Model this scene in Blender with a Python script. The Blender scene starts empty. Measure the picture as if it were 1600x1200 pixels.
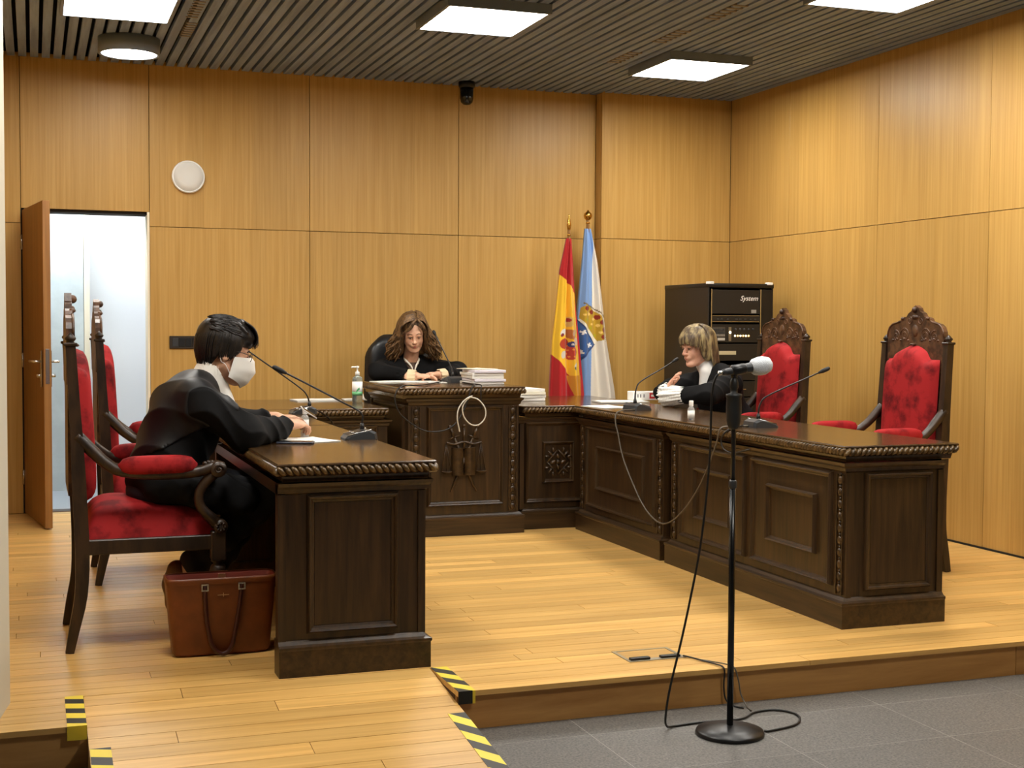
import bpy, bmesh, math, random
import numpy as np
from mathutils import Vector, Matrix
random.seed(7); np.random.seed(7)
SC = bpy.context.scene
COL = SC.collection
PI = math.pi
# ---------------------------------------------------------------- camera, world, exposure
def make_camera():
    yaw, pitch, roll = 0.341066, 0.04299, 0.005347
    cy, sy = math.cos(yaw), math.sin(yaw)
    fwd = Vector((sy*math.cos(pitch), cy*math.cos(pitch), -math.sin(pitch)))
    right = Vector((cy, -sy, 0)); down = -(right.cross(fwd))
    r2 = right*math.cos(roll) - down*math.sin(roll)
    d2 = right*math.sin(roll) + down*math.cos(roll)
    cam = bpy.data.cameras.new('camera'); ob = bpy.data.objects.new('camera', cam); COL.objects.link(ob)
    m = Matrix((( r2.x, -d2.x, -fwd.x, 0), (r2.y, -d2.y, -fwd.y, 0), (r2.z, -d2.z, -fwd.z, 1.3), (0, 0, 0, 1)))
    ob.matrix_world = m
    cam.sensor_width = 36; cam.sensor_fit = 'HORIZONTAL'; cam.lens = 2109/1600*36
    cam.clip_start = .05; cam.clip_end = 60
    SC.camera = ob
make_camera()
W = bpy.data.worlds.new('world'); SC.world = W; W.use_nodes = True
W.node_tree.nodes['Background'].inputs[0].default_value = (.8, .9, 1, 1)
W.node_tree.nodes['Background'].inputs[1].default_value = .25
SC.view_settings.view_transform = 'Standard'; SC.view_settings.look = 'None'
SC.view_settings.gamma = 1; SC.view_settings.use_curve_mapping = False
SC.view_settings.exposure = 1.65
LAMP = 13.0            # emission of the ceiling light panels
LAMP_COL = (1, .955, .88)
CORRIDOR = 13.0
# ---------------------------------------------------------------- mesh helpers
def rot_to(d):
    return Vector((0, 0, 1)).rotation_difference(Vector(d)).to_matrix()
def catmull(pts, n=6):
    P = [Vector(p) for p in pts]; P = [P[0]*2-P[1]] + P + [P[-1]*2-P[-2]]; out = []
    for i in range(1, len(P)-2):
        for k in range(n):
            t = k/n; a, b, c, d = P[i-1], P[i], P[i+1], P[i+2]
            out.append(.5*((2*b)+(c-a)*t+(2*a-5*b+4*c-d)*t*t+(3*b-a-3*c+d)*t**3))
    out.append(P[-2]); return out
def lerp_list(vals, n):
    vals = list(vals); out = []
    for i in range(n):
        t = i/(n-1)*(len(vals)-1) if n > 1 else 0; k = min(int(t), len(vals)-2) if len(vals) > 1 else 0
        out.append(vals[k]+(vals[min(k+1, len(vals)-1)]-vals[k])*(t-k))
    return out
class MB:
    def __init__(s): s.v = []; s.f = []; s.s = []
    def add(s, v, f, smooth=False, M=None):
        o = len(s.v)
        for p in v: s.v.append(tuple(M @ Vector(p)) if M is not None else tuple(p))
        for q in f: s.f.append(tuple(i+o for i in q)); s.s.append(smooth)
        return s
    def box(s, x0, x1, y0, y1, z0, z1, M=None):
        v = [(x, y, z) for x in (x0, x1) for y in (y0, y1) for z in (z0, z1)]
        return s.add(v, [(0,1,3,2),(4,6,7,5),(0,4,5,1),(2,3,7,6),(0,2,6,4),(1,5,7,3)], False, M)
    def bbox(s, x0, x1, y0, y1, z0, z1, b=.005, seg=2, M=None):
        bm = bmesh.new(); bmesh.ops.create_cube(bm, size=1)
        for v in bm.verts: v.co = ((x0+x1)/2+v.co.x*(x1-x0), (y0+y1)/2+v.co.y*(y1-y0), (z0+z1)/2+v.co.z*(z1-z0))
        bmesh.ops.bevel(bm, geom=bm.edges[:], offset=b, segments=seg, affect='EDGES', profile=.5)
        bm.verts.index_update()
        s.add([v.co.copy() for v in bm.verts], [[v.index for v in f.verts] for f in bm.faces], seg > 1, M); bm.free(); return s
    def tube(s, pts, r, n=8, caps=True, M=None, flat=1.0, flat_axis=None):
        P = [Vector(p) for p in pts]
        if not isinstance(r, (list, tuple)): r = [r]*len(P)
        if len(r) != len(P): r = lerp_list(r, len(P))
        T = [(P[min(i+1, len(P)-1)]-P[max(i-1, 0)]).normalized() for i in range(len(P))]
        u = T[0].orthogonal().normalized()
        if flat_axis is not None: u = Vector(flat_axis)
        v = []
        for i, p in enumerate(P):
            u = (u-T[i]*u.dot(T[i]));
            if u.length < 1e-6: u = T[i].orthogonal()
            u.normalize(); w = T[i].cross(u)
            for k in range(n):
                a = 2*PI*k/n; v.append(p+(u*math.cos(a)*flat+w*math.sin(a))*r[i])
        f = [(i*n+k, i*n+(k+1) % n, (i+1)*n+(k+1) % n, (i+1)*n+k) for i in range(len(P)-1) for k in range(n)]
        if caps: f += [tuple(range(n-1, -1, -1)), tuple((len(P)-1)*n+k for k in range(n))]
        return s.add(v, f, True, M)
    def sweep(s, pts, w, t, M=None):
        # rectangular section along a path lying in the local xz plane; w = width along y, t = list of thicknesses
        P = [Vector(p) for p in pts]; t = lerp_list(t, len(P)) if isinstance(t, (list, tuple)) else [t]*len(P)
        w = lerp_list(w, len(P)) if isinstance(w, (list, tuple)) else [w]*len(P)
        v = []
        for i, p in enumerate(P):
            T = (P[min(i+1, len(P)-1)]-P[max(i-1, 0)]).normalized(); N = Vector((T.z, 0, -T.x))
            for a, b in ((-1,-1),(1,-1),(1,1),(-1,1)): v.append(p+N*a*t[i]/2+Vector((0, b*w[i]/2, 0)))
        n = 4; f = [(i*n+k, i*n+(k+1) % n, (i+1)*n+(k+1) % n, (i+1)*n+k) for i in range(len(P)-1) for k in range(n)]
        f += [(3,2,1,0), tuple((len(P)-1)*4+k for k in range(4))]
        return s.add(v, f, False, M)
    def lathe(s, prof, n=20, M=None, smooth=True):
        v = [(r*math.cos(2*PI*k/n), r*math.sin(2*PI*k/n), z) for r, z in prof for k in range(n)]
        f = [(i*n+k, i*n+(k+1) % n, (i+1)*n+(k+1) % n, (i+1)*n+k) for i in range(len(prof)-1) for k in range(n)]
        f += [tuple(range(n-1, -1, -1)), tuple((len(prof)-1)*n+k for k in range(n))]
        return s.add(v, f, smooth, M)
    def ball(s, c, r, nu=10, nv=7, M=None, R=None):
        if not isinstance(r, (tuple, list)): r = (r, r, r)
        v = []; c = Vector(c)
        for j in range(1, nv):
            ph = PI*j/nv
            for k in range(nu):
                a = 2*PI*k/nu; p = Vector((r[0]*math.sin(ph)*math.cos(a), r[1]*math.sin(ph)*math.sin(a), r[2]*math.cos(ph)))
                v.append(c+(R @ p if R is not None else p))
        e = Vector((0, 0, r[2])); e = R @ e if R is not None else e
        v += [c+e, c-e]; a, b = len(v)-2, len(v)-1
        f = [(j*nu+k, (j+1)*nu+k, (j+1)*nu+(k+1) % nu, j*nu+(k+1) % nu) for j in range(nv-2) for k in range(nu)]
        f += [(a, k, (k+1) % nu) for k in range(nu)] + [(b, (nv-2)*nu+(k+1) % nu, (nv-2)*nu+k) for k in range(nu)]
        return s.add(v, f, True, M)
    def prism(s, poly, h0, h1, M=None, smooth=False):
        # polygon in xy, extruded along z
        n = len(poly); v = [(x, y, h0) for x, y in poly]+[(x, y, h1) for x, y in poly]
        f = [tuple(range(n-1, -1, -1)), tuple(range(n, 2*n))]+[(k, (k+1) % n, n+(k+1) % n, n+k) for k in range(n)]
        return s.add(v, f, smooth, M)
    def rings(s, rects, M=None, cap0=False, cap1=False, smooth=False):
        # rects: list of (x0,x1,y0,y1,z) joined one to the next, mitred corners
        v = []; f = []
        for x0, x1, y0, y1, z in rects: v += [(x0,y0,z),(x1,y0,z),(x1,y1,z),(x0,y1,z)]
        for i in range(len(rects)-1):
            for k in range(4): f.append((i*4+k, i*4+(k+1) % 4, (i+1)*4+(k+1) % 4, (i+1)*4+k))
        if cap0: f.append((3,2,1,0))
        if cap1: o = (len(rects)-1)*4; f.append((o, o+1, o+2, o+3))
        return s.add(v, f, smooth, M)
    def grid(s, V, nu, nv, smooth=True, wrap=False, M=None):
        f = []
        for i in range(nu-1):
            for j in range(nv-1 if not wrap else nv):
                f.append((i*nv+j, i*nv+(j+1) % nv, (i+1)*nv+(j+1) % nv, (i+1)*nv+j))
        return s.add(V, f, smooth, M)
    def mesh(s, name):
        me = bpy.data.meshes.new(name); me.from_pydata(s.v, [], s.f); me.polygons.foreach_set('use_smooth', s.s); me.update(); return me
    def build(s, name, mat, parent=None, fix=True):
        me = s.mesh(name)
        if fix:
            bm = bmesh.new(); bm.from_mesh(me); bmesh.ops.recalc_face_normals(bm, faces=bm.faces[:]); bm.to_mesh(me); bm.free()
        return link(name, me, mat, parent)
def link(name, me, mat, parent=None):
    if mat is not None and len(me.materials) == 0: me.materials.append(mat)
    ob = bpy.data.objects.new(name, me); COL.objects.link(ob)
    if parent is not None: ob.parent = parent
    return ob
def tag(o, label=None, cat=None, group=None, kind=None):
    if label: o['label'] = label
    if cat: o['category'] = cat
    if group: o['group'] = group
    if kind: o['kind'] = kind
    return o
def thing(name, label, cat, loc=(0, 0, 0), rz=0, group=None):
    o = bpy.data.objects.new(name, None); COL.objects.link(o); o.empty_display_size = .1
    o.location = loc; o.rotation_euler = (0, 0, rz); return tag(o, label, cat, group)
def copy_tree(o, parent=None):
    c = o.copy(); COL.objects.link(c); c.parent = parent
    for ch in [x for x in o.children]: copy_tree(ch, c)
    return c
def struct(o): o['kind'] = 'structure'; return o
# ---------------------------------------------------------------- materials
def new_mat(name):
    m = bpy.data.materials.new(name); m.use_nodes = True; nt = m.node_tree
    return m, nt, nt.nodes['Principled BSDF']
def lin(c):
    return tuple((x/12.92 if x <= .04045 else ((x+.055)/1.055)**2.4) for x in c)
def rgb(r, g, b): return lin((r/255, g/255, b/255))+(1,)
def plain(name, col, rough=.5, metal=0, spec=.5, emit=0, sheen=0, alpha=1, trans=0, coat=0, bump=None):
    m, nt, b = new_mat(name)
    b.inputs['Base Color'].default_value = col; b.inputs['Roughness'].default_value = rough
    b.inputs['Metallic'].default_value = metal; b.inputs['Specular IOR Level'].default_value = spec
    if emit: b.inputs['Emission Color'].default_value = col; b.inputs['Emission Strength'].default_value = emit
    if sheen: b.inputs['Sheen Weight'].default_value = sheen; b.inputs['Sheen Roughness'].default_value = .4
    if trans: b.inputs['Transmission Weight'].default_value = trans; b.inputs['IOR'].default_value = 1.3
    if coat: b.inputs['Coat Weight'].default_value = coat; b.inputs['Coat Roughness'].default_value = .15
    if bump:
        sc, st = bump; g = nt.nodes.new('ShaderNodeNewGeometry'); n = nt.nodes.new('ShaderNodeTexNoise'); n.inputs['Scale'].default_value = sc
        n.inputs['Detail'].default_value = 5; bp = nt.nodes.new('ShaderNodeBump'); bp.inputs['Strength'].default_value = st; bp.inputs['Distance'].default_value = .01
        nt.links.new(g.outputs['Position'], n.inputs['Vector']); nt.links.new(n.outputs['Fac'], bp.inputs['Height']); nt.links.new(bp.outputs['Normal'], b.inputs['Normal'])
    return m
def wood(name, c1, c2, axis, rough=.4, along=1.5, across=28, var=.15, strip=None, coat=0, spec=.5, bump=.1, contrast=(.3, .7), fine=6):
    m, nt, b = new_mat(name); L = nt.links.new; A = nt.nodes.new
    g = A('ShaderNodeNewGeometry'); oi = A('ShaderNodeObjectInfo')
    off = A('ShaderNodeVectorMath'); off.operation = 'SCALE'; off.inputs[0].default_value = (37, 53, 71); L(oi.outputs['Random'], off.inputs['Scale'])
    ad = A('ShaderNodeVectorMath'); ad.operation = 'ADD'; L(g.outputs['Position'], ad.inputs[0]); L(off.outputs[0], ad.inputs[1])
    mu = A('ShaderNodeVectorMath'); mu.operation = 'MULTIPLY'
    mu.inputs[1].default_value = tuple(along if i == 'XYZ'.index(axis) else across for i in range(3)); L(ad.outputs[0], mu.inputs[0])
    n = A('ShaderNodeTexNoise'); n.inputs['Scale'].default_value = 1; n.inputs['Detail'].default_value = fine; n.inputs['Roughness'].default_value = .62; n.inputs['Distortion'].default_value = .4
    L(mu.outputs[0], n.inputs['Vector'])
    cr = A('ShaderNodeValToRGB'); e = cr.color_ramp.elements; e[0].position = contrast[0]; e[1].position = contrast[1]; e[0].color = c1; e[1].color = c2
    L(n.outputs['Fac'], cr.inputs['Fac'])
    hs = A('ShaderNodeHueSaturation'); L(cr.outputs['Color'], hs.inputs['Color'])
    val = A('ShaderNodeMath'); val.operation = 'MULTIPLY_ADD'; L(oi.outputs['Random'], val.inputs[0]); val.inputs[1].default_value = 2*var; val.inputs[2].default_value = 1-var
    last = val
    if strip:
        ax, wd, sv = strip
        sp = A('ShaderNodeSeparateXYZ'); L(ad.outputs[0], sp.inputs[0])
        dv = A('ShaderNodeMath'); dv.operation = 'DIVIDE'; L(sp.outputs['XYZ'.index(ax)], dv.inputs[0]); dv.inputs[1].default_value = wd
        fl = A('ShaderNodeMath'); fl.operation = 'FLOOR'; L(dv.outputs[0], fl.inputs[0])
        wn = A('ShaderNodeTexWhiteNoise'); wn.noise_dimensions = '1D'; L(fl.outputs[0], wn.inputs['W'])
        m2 = A('ShaderNodeMath'); m2.operation = 'MULTIPLY_ADD'; L(wn.outputs['Value'], m2.inputs[0]); m2.inputs[1].default_value = 2*sv; m2.inputs[2].default_value = 1-sv
        m3 = A('ShaderNodeMath'); m3.operation = 'MULTIPLY'; L(m2.outputs[0], m3.inputs[0]); L(val.outputs[0], m3.inputs[1]); last = m3
    L(last.outputs[0], hs.inputs['Value']); L(hs.outputs['Color'], b.inputs['Base Color'])
    b.inputs['Roughness'].default_value = rough; b.inputs['Specular IOR Level'].default_value = spec
    if coat: b.inputs['Coat Weight'].default_value = coat; b.inputs['Coat Roughness'].default_value = .12
    if bump:
        bp = A('ShaderNodeBump'); bp.inputs['Strength'].default_value = bump; bp.inputs['Distance'].default_value = .004; L(n.outputs['Fac'], bp.inputs['Height']); L(bp.outputs['Normal'], b.inputs['Normal'])
    return m
def mottled(name, c1, c2, scale, rough=.5, lo=.4, hi=.6, sheen=0, detail=4, var=0, bump=0, spec=.5, stretch=None, coat=0, dist=0):
    m, nt, b = new_mat(name); L = nt.links.new; A = nt.nodes.new
    g = A('ShaderNodeNewGeometry'); n = A('ShaderNodeTexNoise'); n.inputs['Scale'].default_value = scale; n.inputs['Detail'].default_value = detail; n.inputs['Roughness'].default_value = .6
    n.inputs['Distortion'].default_value = dist
    src = g.outputs['Position']
    if stretch:
        mu = A('ShaderNodeVectorMath'); mu.operation = 'MULTIPLY'; mu.inputs[1].default_value = stretch; L(src, mu.inputs[0]); src = mu.outputs[0]
    L(src, n.inputs['Vector'])
    cr = A('ShaderNodeValToRGB'); e = cr.color_ramp.elements; e[0].position = lo; e[1].position = hi; e[0].color = c1; e[1].color = c2
    L(n.outputs['Fac'], cr.inputs['Fac']); out = cr.outputs['Color']
    if var:
        oi = A('ShaderNodeObjectInfo'); hs = A('ShaderNodeHueSaturation'); v = A('ShaderNodeMath'); v.operation = 'MULTIPLY_ADD'; L(oi.outputs['Random'], v.inputs[0]); v.inputs[1].default_value = 2*var; v.inputs[2].default_value = 1-var
        L(v.outputs[0], hs.inputs['Value']); L(out, hs.inputs['Color']); out = hs.outputs['Color']
    L(out, b.inputs['Base Color']); b.inputs['Roughness'].default_value = rough; b.inputs['Specular IOR Level'].default_value = spec
    if sheen: b.inputs['Sheen Weight'].default_value = sheen; b.inputs['Sheen Roughness'].default_value = .35; b.inputs['Sheen Tint'].default_value = c2
    if coat: b.inputs['Coat Weight'].default_value = coat
    if bump:
        bp = A('ShaderNodeBump'); bp.inputs['Strength'].default_value = bump; bp.inputs['Distance'].default_value = .01; L(n.outputs['Fac'], bp.inputs['Height']); L(bp.outputs['Normal'], b.inputs['Normal'])
    return m
def attr_mat(name, rough=.7, sheen=0):
    m, nt, b = new_mat(name); a = nt.nodes.new('ShaderNodeAttribute'); a.attribute_name = 'paint'
    nt.links.new(a.outputs['Color'], b.inputs['Base Color']); b.inputs['Roughness'].default_value = rough; b.inputs['Specular IOR Level'].default_value = .2
    if sheen: b.inputs['Sheen Weight'].default_value = sheen
    return m
def stripe_mat(name, ca, cb, direction, period, offset=0):
    m, nt, b = new_mat(name); L = nt.links.new; A = nt.nodes.new
    g = A('ShaderNodeNewGeometry'); d = A('ShaderNodeVectorMath'); d.operation = 'DOT_PRODUCT'; d.inputs[1].default_value = direction; L(g.outputs['Position'], d.inputs[0])
    q = A('ShaderNodeMath'); q.operation = 'MULTIPLY_ADD'; L(d.outputs['Value'], q.inputs[0]); q.inputs[1].default_value = 1/period; q.inputs[2].default_value = offset
    fr = A('ShaderNodeMath'); fr.operation = 'FRACT'; L(q.outputs[0], fr.inputs[0])
    gt = A('ShaderNodeMath'); gt.operation = 'GREATER_THAN'; L(fr.outputs[0], gt.inputs[0]); gt.inputs[1].default_value = .5
    mx = A('ShaderNodeMix'); mx.data_type = 'RGBA'; L(gt.outputs[0], mx.inputs['Factor']); mx.inputs[6].default_value = ca; mx.inputs[7].default_value = cb
    L(mx.outputs[2], b.inputs['Base Color']); b.inputs['Roughness'].default_value = .45
    return m
M = {}
for ax in 'XY':
    M['oak_wall_'+ax] = wood('oak veneer '+ax, rgb(172, 132, 66), rgb(194, 155, 88), 'Z', rough=.4, along=1.1, across=60, var=.04, strip=(ax, .117, .04), bump=.03, spec=.32)
M['oak_plank'] = wood('oak plank', rgb(188, 142, 74), rgb(222, 180, 108), 'X', rough=.31, along=1.4, across=34, var=.16, bump=.04, contrast=(.25, .72), spec=.5)
M['oak_riser'] = wood('oak riser', rgb(160, 112, 56), rgb(198, 150, 86), 'X', rough=.5, along=1.6, across=14, var=.06, bump=.05)
for ax in 'XYZ':
    M['dark_'+ax] = wood('dark oak '+ax, rgb(32, 22, 11), rgb(72, 51, 28), ax, rough=.36, along=2.2, across=34, var=.06, bump=.12, spec=.5)
for ax in 'XY':
    M['top_'+ax] = wood('polished dark top '+ax, rgb(50, 34, 18), rgb(90, 65, 37), ax, rough=.2, along=2, across=30, var=.05, bump=.03, coat=.35)
M['carve'] = mottled('carved dark oak', rgb(38, 26, 13), rgb(80, 58, 32), 30, rough=.34, lo=.35, hi=.7)
M['rope'] = mottled('rope carving', rgb(52, 37, 19), rgb(112, 86, 50), 40, rough=.3, lo=.35, hi=.7)
M['chair_wood'] = mottled('dark chair wood', rgb(30, 19, 10), rgb(56, 38, 22), 6, rough=.42, stretch=(4, 4, 1))
M['crest'] = mottled('carved crest wood', rgb(54, 32, 18), rgb(100, 68, 44), 20, rough=.42)
M['velvet'] = mottled('red velvet', rgb(92, 10, 13), rgb(160, 32, 34), 9, rough=.75, lo=.34, hi=.54, sheen=.45, detail=5, spec=.2)
M['gap'] = plain('dark gap', rgb(30, 21, 12), .9)
M['slat'] = mottled('cool tinted slat', rgb(114, 131, 160), rgb(136, 154, 184), 2, rough=.6, stretch=(12, .6, 1), var=.06)  # cool ceiling light put into the slat colour, against the warm bounce
M['void'] = plain('ceiling void', rgb(14, 13, 13), .95)
M['white_wall'] = plain('white plaster', rgb(196, 190, 172), .8)
M['corr_wall'] = plain('corridor white', rgb(232, 234, 236), .8)
M['concrete'] = mottled('concrete', rgb(182, 191, 191), rgb(198, 206, 205), 3, rough=.8, detail=8)
M['cream'] = plain('cream jamb', rgb(232, 222, 196), .6)
M['granite'] = mottled('granite', rgb(54, 53, 51), rgb(124, 120, 114), 120, rough=.5, lo=.28, hi=.78, detail=3, var=.08)
M['joint'] = plain('pale joint', rgb(154, 151, 145), .8)
M['corr_floor'] = plain('grey corridor floor', rgb(150, 156, 162), .35)
M['black'] = plain('black plastic', rgb(16, 16, 17), .38)
M['black_matte'] = plain('black matte', rgb(14, 14, 15), .6)
M['black_gloss'] = plain('black gloss', rgb(12, 12, 13), .2)
M['grey_plastic'] = plain('dark grey plastic', rgb(52, 54, 56), .35)
M['silver'] = plain('silver', rgb(200, 200, 198), .25, metal=1)
M['brass'] = plain('brass', rgb(196, 150, 70), .25, metal=1)
M['white'] = plain('white', rgb(238, 238, 234), .5)
M['paper'] = plain('paper', rgb(240, 238, 230), .75)
M['lamp_frame'] = plain('lamp frame grey', rgb(112, 122, 134), .5)
M['cable'] = plain('black cable', rgb(18, 17, 16), .45)
M['cable_white'] = plain('pale cable', rgb(205, 200, 188), .45)
M['cable_grey'] = plain('grey cable', rgb(92, 84, 72), .5)
def lamp_mat(k=1):
    m, nt, b = new_mat('lit diffuser'); b.inputs['Base Color'].default_value = (.9, .9, .9, 1); b.inputs['Roughness'].default_value = .5
    b.inputs['Emission Color'].default_value = LAMP_COL+(1,); b.inputs['Emission Strength'].default_value = LAMP*k; return m
M['lamp'] = lamp_mat()
M['tape_r'] = stripe_mat('hazard tape right', rgb(232, 206, 58), rgb(26, 25, 20), (1.2, 1, 0), .15, .1)
M['tape_l'] = stripe_mat('hazard tape left', rgb(232, 206, 58), rgb(26, 25, 20), (.3, 1, 0), .12, .2)
# ================================================================ SETTING
XR, YB, ZC, ZL = 5.27, 9.77, 3.10, -.143
XL, YF = -3.0, -3.5
def T(x, y, z): return Matrix.Translation((x, y, z))
# ---- lower granite floor
fl = struct(MB().box(XL, XR+.1, YF, 4.56, -.25, ZL-.0003).build('floor', M['joint']))
tile_cache = {}
def unit_box(name, mat):
    me = MB().box(0, 1, 0, 1, 0, 1).mesh(name); me.materials.append(mat); return me
tile_me = unit_box('floor_tile', M['granite'])
xs = [1.845+.6*k for k in range(-9, 7)]; xs = [XL]+[x for x in xs if XL+.1 < x < XR-.05]+[XR]
ys = [4.555, 4.35, 3.93]+[3.93-.6*k for k in range(1, 13)]
for j in range(len(ys)-1):
    for i in range(len(xs)-1):
        o = link('floor_tile', tile_me, None, fl); g = .0015
        o.location = (xs[i]+g, ys[j+1]+g, ZL-.012); o.scale = (xs[i+1]-xs[i]-2*g, ys[j]-ys[j+1]-2*g, .012)
# ---- stage platform with oak planks
RX0, RX1, RY = .155, 1.41, 4.891
mb = MB().box(XL, XR+.1, RY, YB+.25, -.2, -.02).box(XL, RX0, 4.565, RY, -.2, -.02).box(RX1, XR+.1, 4.565, RY, -.2, -.02)
stage = struct(mb.build('floor_stage', plain('plank joint', rgb(84, 54, 26), .8)))
plank_me = unit_box('floor_plank', M['oak_plank'])
def plank(parent, x0, x1, y0, y1, z=0.0, th=.019):
    g = .0012; o = link('floor_plank', plank_me, None, parent)
    o.location = (x0+g, y0+g, z-th); o.scale = (x1-x0-2*g, y1-y0-2*g, th); return o
rows = 58; pw = (YB-4.53)/rows
rng = random.Random(3)
for r in range(rows):
    y0 = 4.53+r*pw; spans = [(-1.3, RX0), (RX1, XR)] if r < 4 else [(-1.3, XR)]
    for a, b in spans:
        x = a - rng.uniform(0, 1.2)
        while x < b-.02:
            ln = rng.uniform(1.25, 2.3); e = x+ln
            if b-e < .35: e = b
            x0 = max(x, a)
            if e-x0 > .05: plank(stage, x0, min(e, b), y0, y0+pw)
            x = e
for x0, x1 in ((-1.3, RX0), (RX1, 3.85), (3.85, XR)):
    MB().box(x0+.0015, x1-.0015, 4.548, 4.565, ZL, -.02).build('riser_board', M['oak_riser'], stage)
# ---- ramp let into the platform
RS = .108; RYE = RY-.143/RS
v = [(RX0, RY, 0), (RX1, RY, 0), (RX1, RY, -.2), (RX0, RY, -.2), (RX0, RYE, ZL), (RX1, RYE, ZL), (RX1, RYE, -.2), (RX0, RYE, -.2)]
v = [(x, y, z-.019) if z > -.19 else (x, y, z) for x, y, z in v]
ramp = struct(MB().add(v, [(0,1,2,3),(4,7,6,5),(0,4,5,1),(3,2,6,7),(0,3,7,4),(1,5,6,2)]).build('floor_ramp', M['oak_riser']))
ang = math.atan(RS); nr = 14; wr = (RY-RYE)/math.cos(ang)/nr
for r in range(nr):
    cut = RX0+rng.uniform(.25, 1.0); segs = [(RX0, cut), (cut, RX1)] if r % 2 else [(RX0, RX1)]
    for a, b in segs:
        o = plank(ramp, a, b, 0, wr)
        s = (nr-r)*wr   # distance down the slope of the plank's lower edge
        p = Vector((a+.0008, RY-s*math.cos(ang), -s*math.sin(ang)))+Matrix.Rotation(ang, 3, 'X') @ Vector((0, 0, -.019))
        o.location = p; o.rotation_euler = (ang, 0, 0)
# ---- hazard tape
def tape(pts, w, mat, label, z=.0012):
    pass
def tape_strip(name, x0, x1, y0, y1, zf, mat, label, fold=False):
    mb = MB(); th = .0012
    a = [(x0, y0), (x1, y0), (x1, y1), (x0, y1)]
    v = [(x, y, zf(y)+.0006) for x, y in a]+[(x, y, zf(y)+.0006+th) for x, y in a]
    mb.add(v, [(3,2,1,0),(4,5,6,7),(0,1,5,4),(1,2,6,5),(2,3,7,6),(3,0,4,7)])
    if fold: mb.box(x0, x1, y0-.0014, y0, -.045, .0018)
    tag(mb.build(name, mat), label, 'tape', 'hazard tape marking the ramp edges')
flat = lambda y: 0.0
slope = lambda y: (y-RY)*RS
tape_strip('hazard_tape', 1.412, 1.475, 4.5288, 4.885, flat, M['tape_r'], 'yellow and black hazard tape on platform corner beside left desk', True)
tape_strip('hazard_tape', 1.345, 1.408, 3.62, 4.44, slope, M['tape_r'], 'long yellow and black tape along right edge of the ramp by grey floor')
tape_strip('hazard_tape', .092, .153, 4.5288, 4.90, flat, M['tape_l'], 'yellow and black hazard tape on platform edge at lower left', True)
tape_strip('hazard_tape', .158, .222, 3.62, 4.43, slope, M['tape_l'], 'yellow and black tape along left edge of the ramp at picture bottom')
# ---- ceiling of slats
ceil = struct(MB().box(XL, XR+.1, YF, YB+.25, 3.22, 3.3).build('ceiling', M['void']))
sl_me = MB().box(-.0255, .0255, YF, YB, ZC, ZC+.035).mesh('ceiling_slat'); sl_me.materials.append(M['slat'])
n = int((XR-XL)/.0745)
for k in range(n+1):
    o = link('ceiling_slat', sl_me, None, ceil); o.location = (XR-.03-k*.0745, 0, 0)
# ---- walls
DX0, DX1, DZ = -.05, .775, 2.08
wb = MB().box(XL, DX0, YB+.022, YB+.2, -.2, 3.22).box(DX1, XR+.1, YB+.022, YB+.2, -.2, 3.22).box(DX0, DX1, YB+.022, YB+.2, DZ, 3.22)
wb.box(4.172, XR+.1, 9.672, YB+.03, -.2, 3.22)
wall_back = struct(wb.build('wall_back', M['gap']))
G = .0018
def panel_x(parent, x0, x1, z0, z1, y):
    return MB().bbox(x0+G, x1-G, y, y+.02, z0+G, z1-G, .0015, 1).build('wall_panel', M['oak_wall_X'], parent)
SEAM = 1.98
for x0, x1 in ((XL, -1.2), (-1.2, -.07), (.775, 1.902), (1.902, 3.032), (3.032, 4.15)):
    panel_x(wall_back, x0, x1, 0, SEAM, YB); panel_x(wall_back, x0, x1, SEAM, 3.13, YB)
panel_x(wall_back, -.07, .775, DZ, 3.13, YB)
panel_x(wall_back, 4.15, XR, 0, SEAM, 9.65); panel_x(wall_back, 4.15, XR, SEAM, 3.13, 9.65)
for z0, z1 in ((0, SEAM), (SEAM, 3.13)):
    MB().box(4.15+.0005, 4.17, 9.6725, YB, z0+G, z1-G).build('wall_panel', M['oak_wall_Y'], wall_back)
wall_right = struct(MB().box(XR+.022, XR+.2, YF, YB+.2, -.2, 3.22).build('wall_right', M['gap']))
yy = [9.65, 8.755, 7.645, 6.535, 5.425, 4.315, 3.205, 2.095, .985, -.125, -1.235, -2.345, YF]
for i in range(len(yy)-1):
    z0 = 0 if yy[i+1] > 4.4 else ZL
    for a, b in ((z0, SEAM), (SEAM, 3.13)):
        MB().bbox(XR, XR+.02, yy[i+1]+G, yy[i]-G, a+G, b-G, .0015, 1).build('wall_panel', M['oak_wall_Y'], wall_right)
struct(MB().box(XR-.006, XR+.02, 4.6, 9.65, .0, .012).build('baseboard_right', M['black_matte']))
mb = MB().prism([(-.085, 4.885), (-.125, 4.62), (-.125, 4.60), (XL, 4.60), (XL, 4.885)], 0, 3.1)
struct(mb.build('wall_left', M['white_wall']))
mb = MB().box(XL, -.1335, 4.505, 4.60, 0, 3.1)
tr = struct(mb.build('trim_1', plain('grey trim', rgb(176, 178, 170), .6)))
struct(MB().box(-.5, -.40, 4.9, YB, 0, 3.1).build('wall_left_stage', M['oak_wall_Y']))
struct(MB().box(XL-.1, XL, YF, 4.9, -.2, 3.22).build('wall_left_hall', M['white_wall']))
struct(MB().box(XL-.1, XR+.2, YF-.1, YF, -.2, 3.22).build('wall_front', M['white_wall']))
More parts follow.
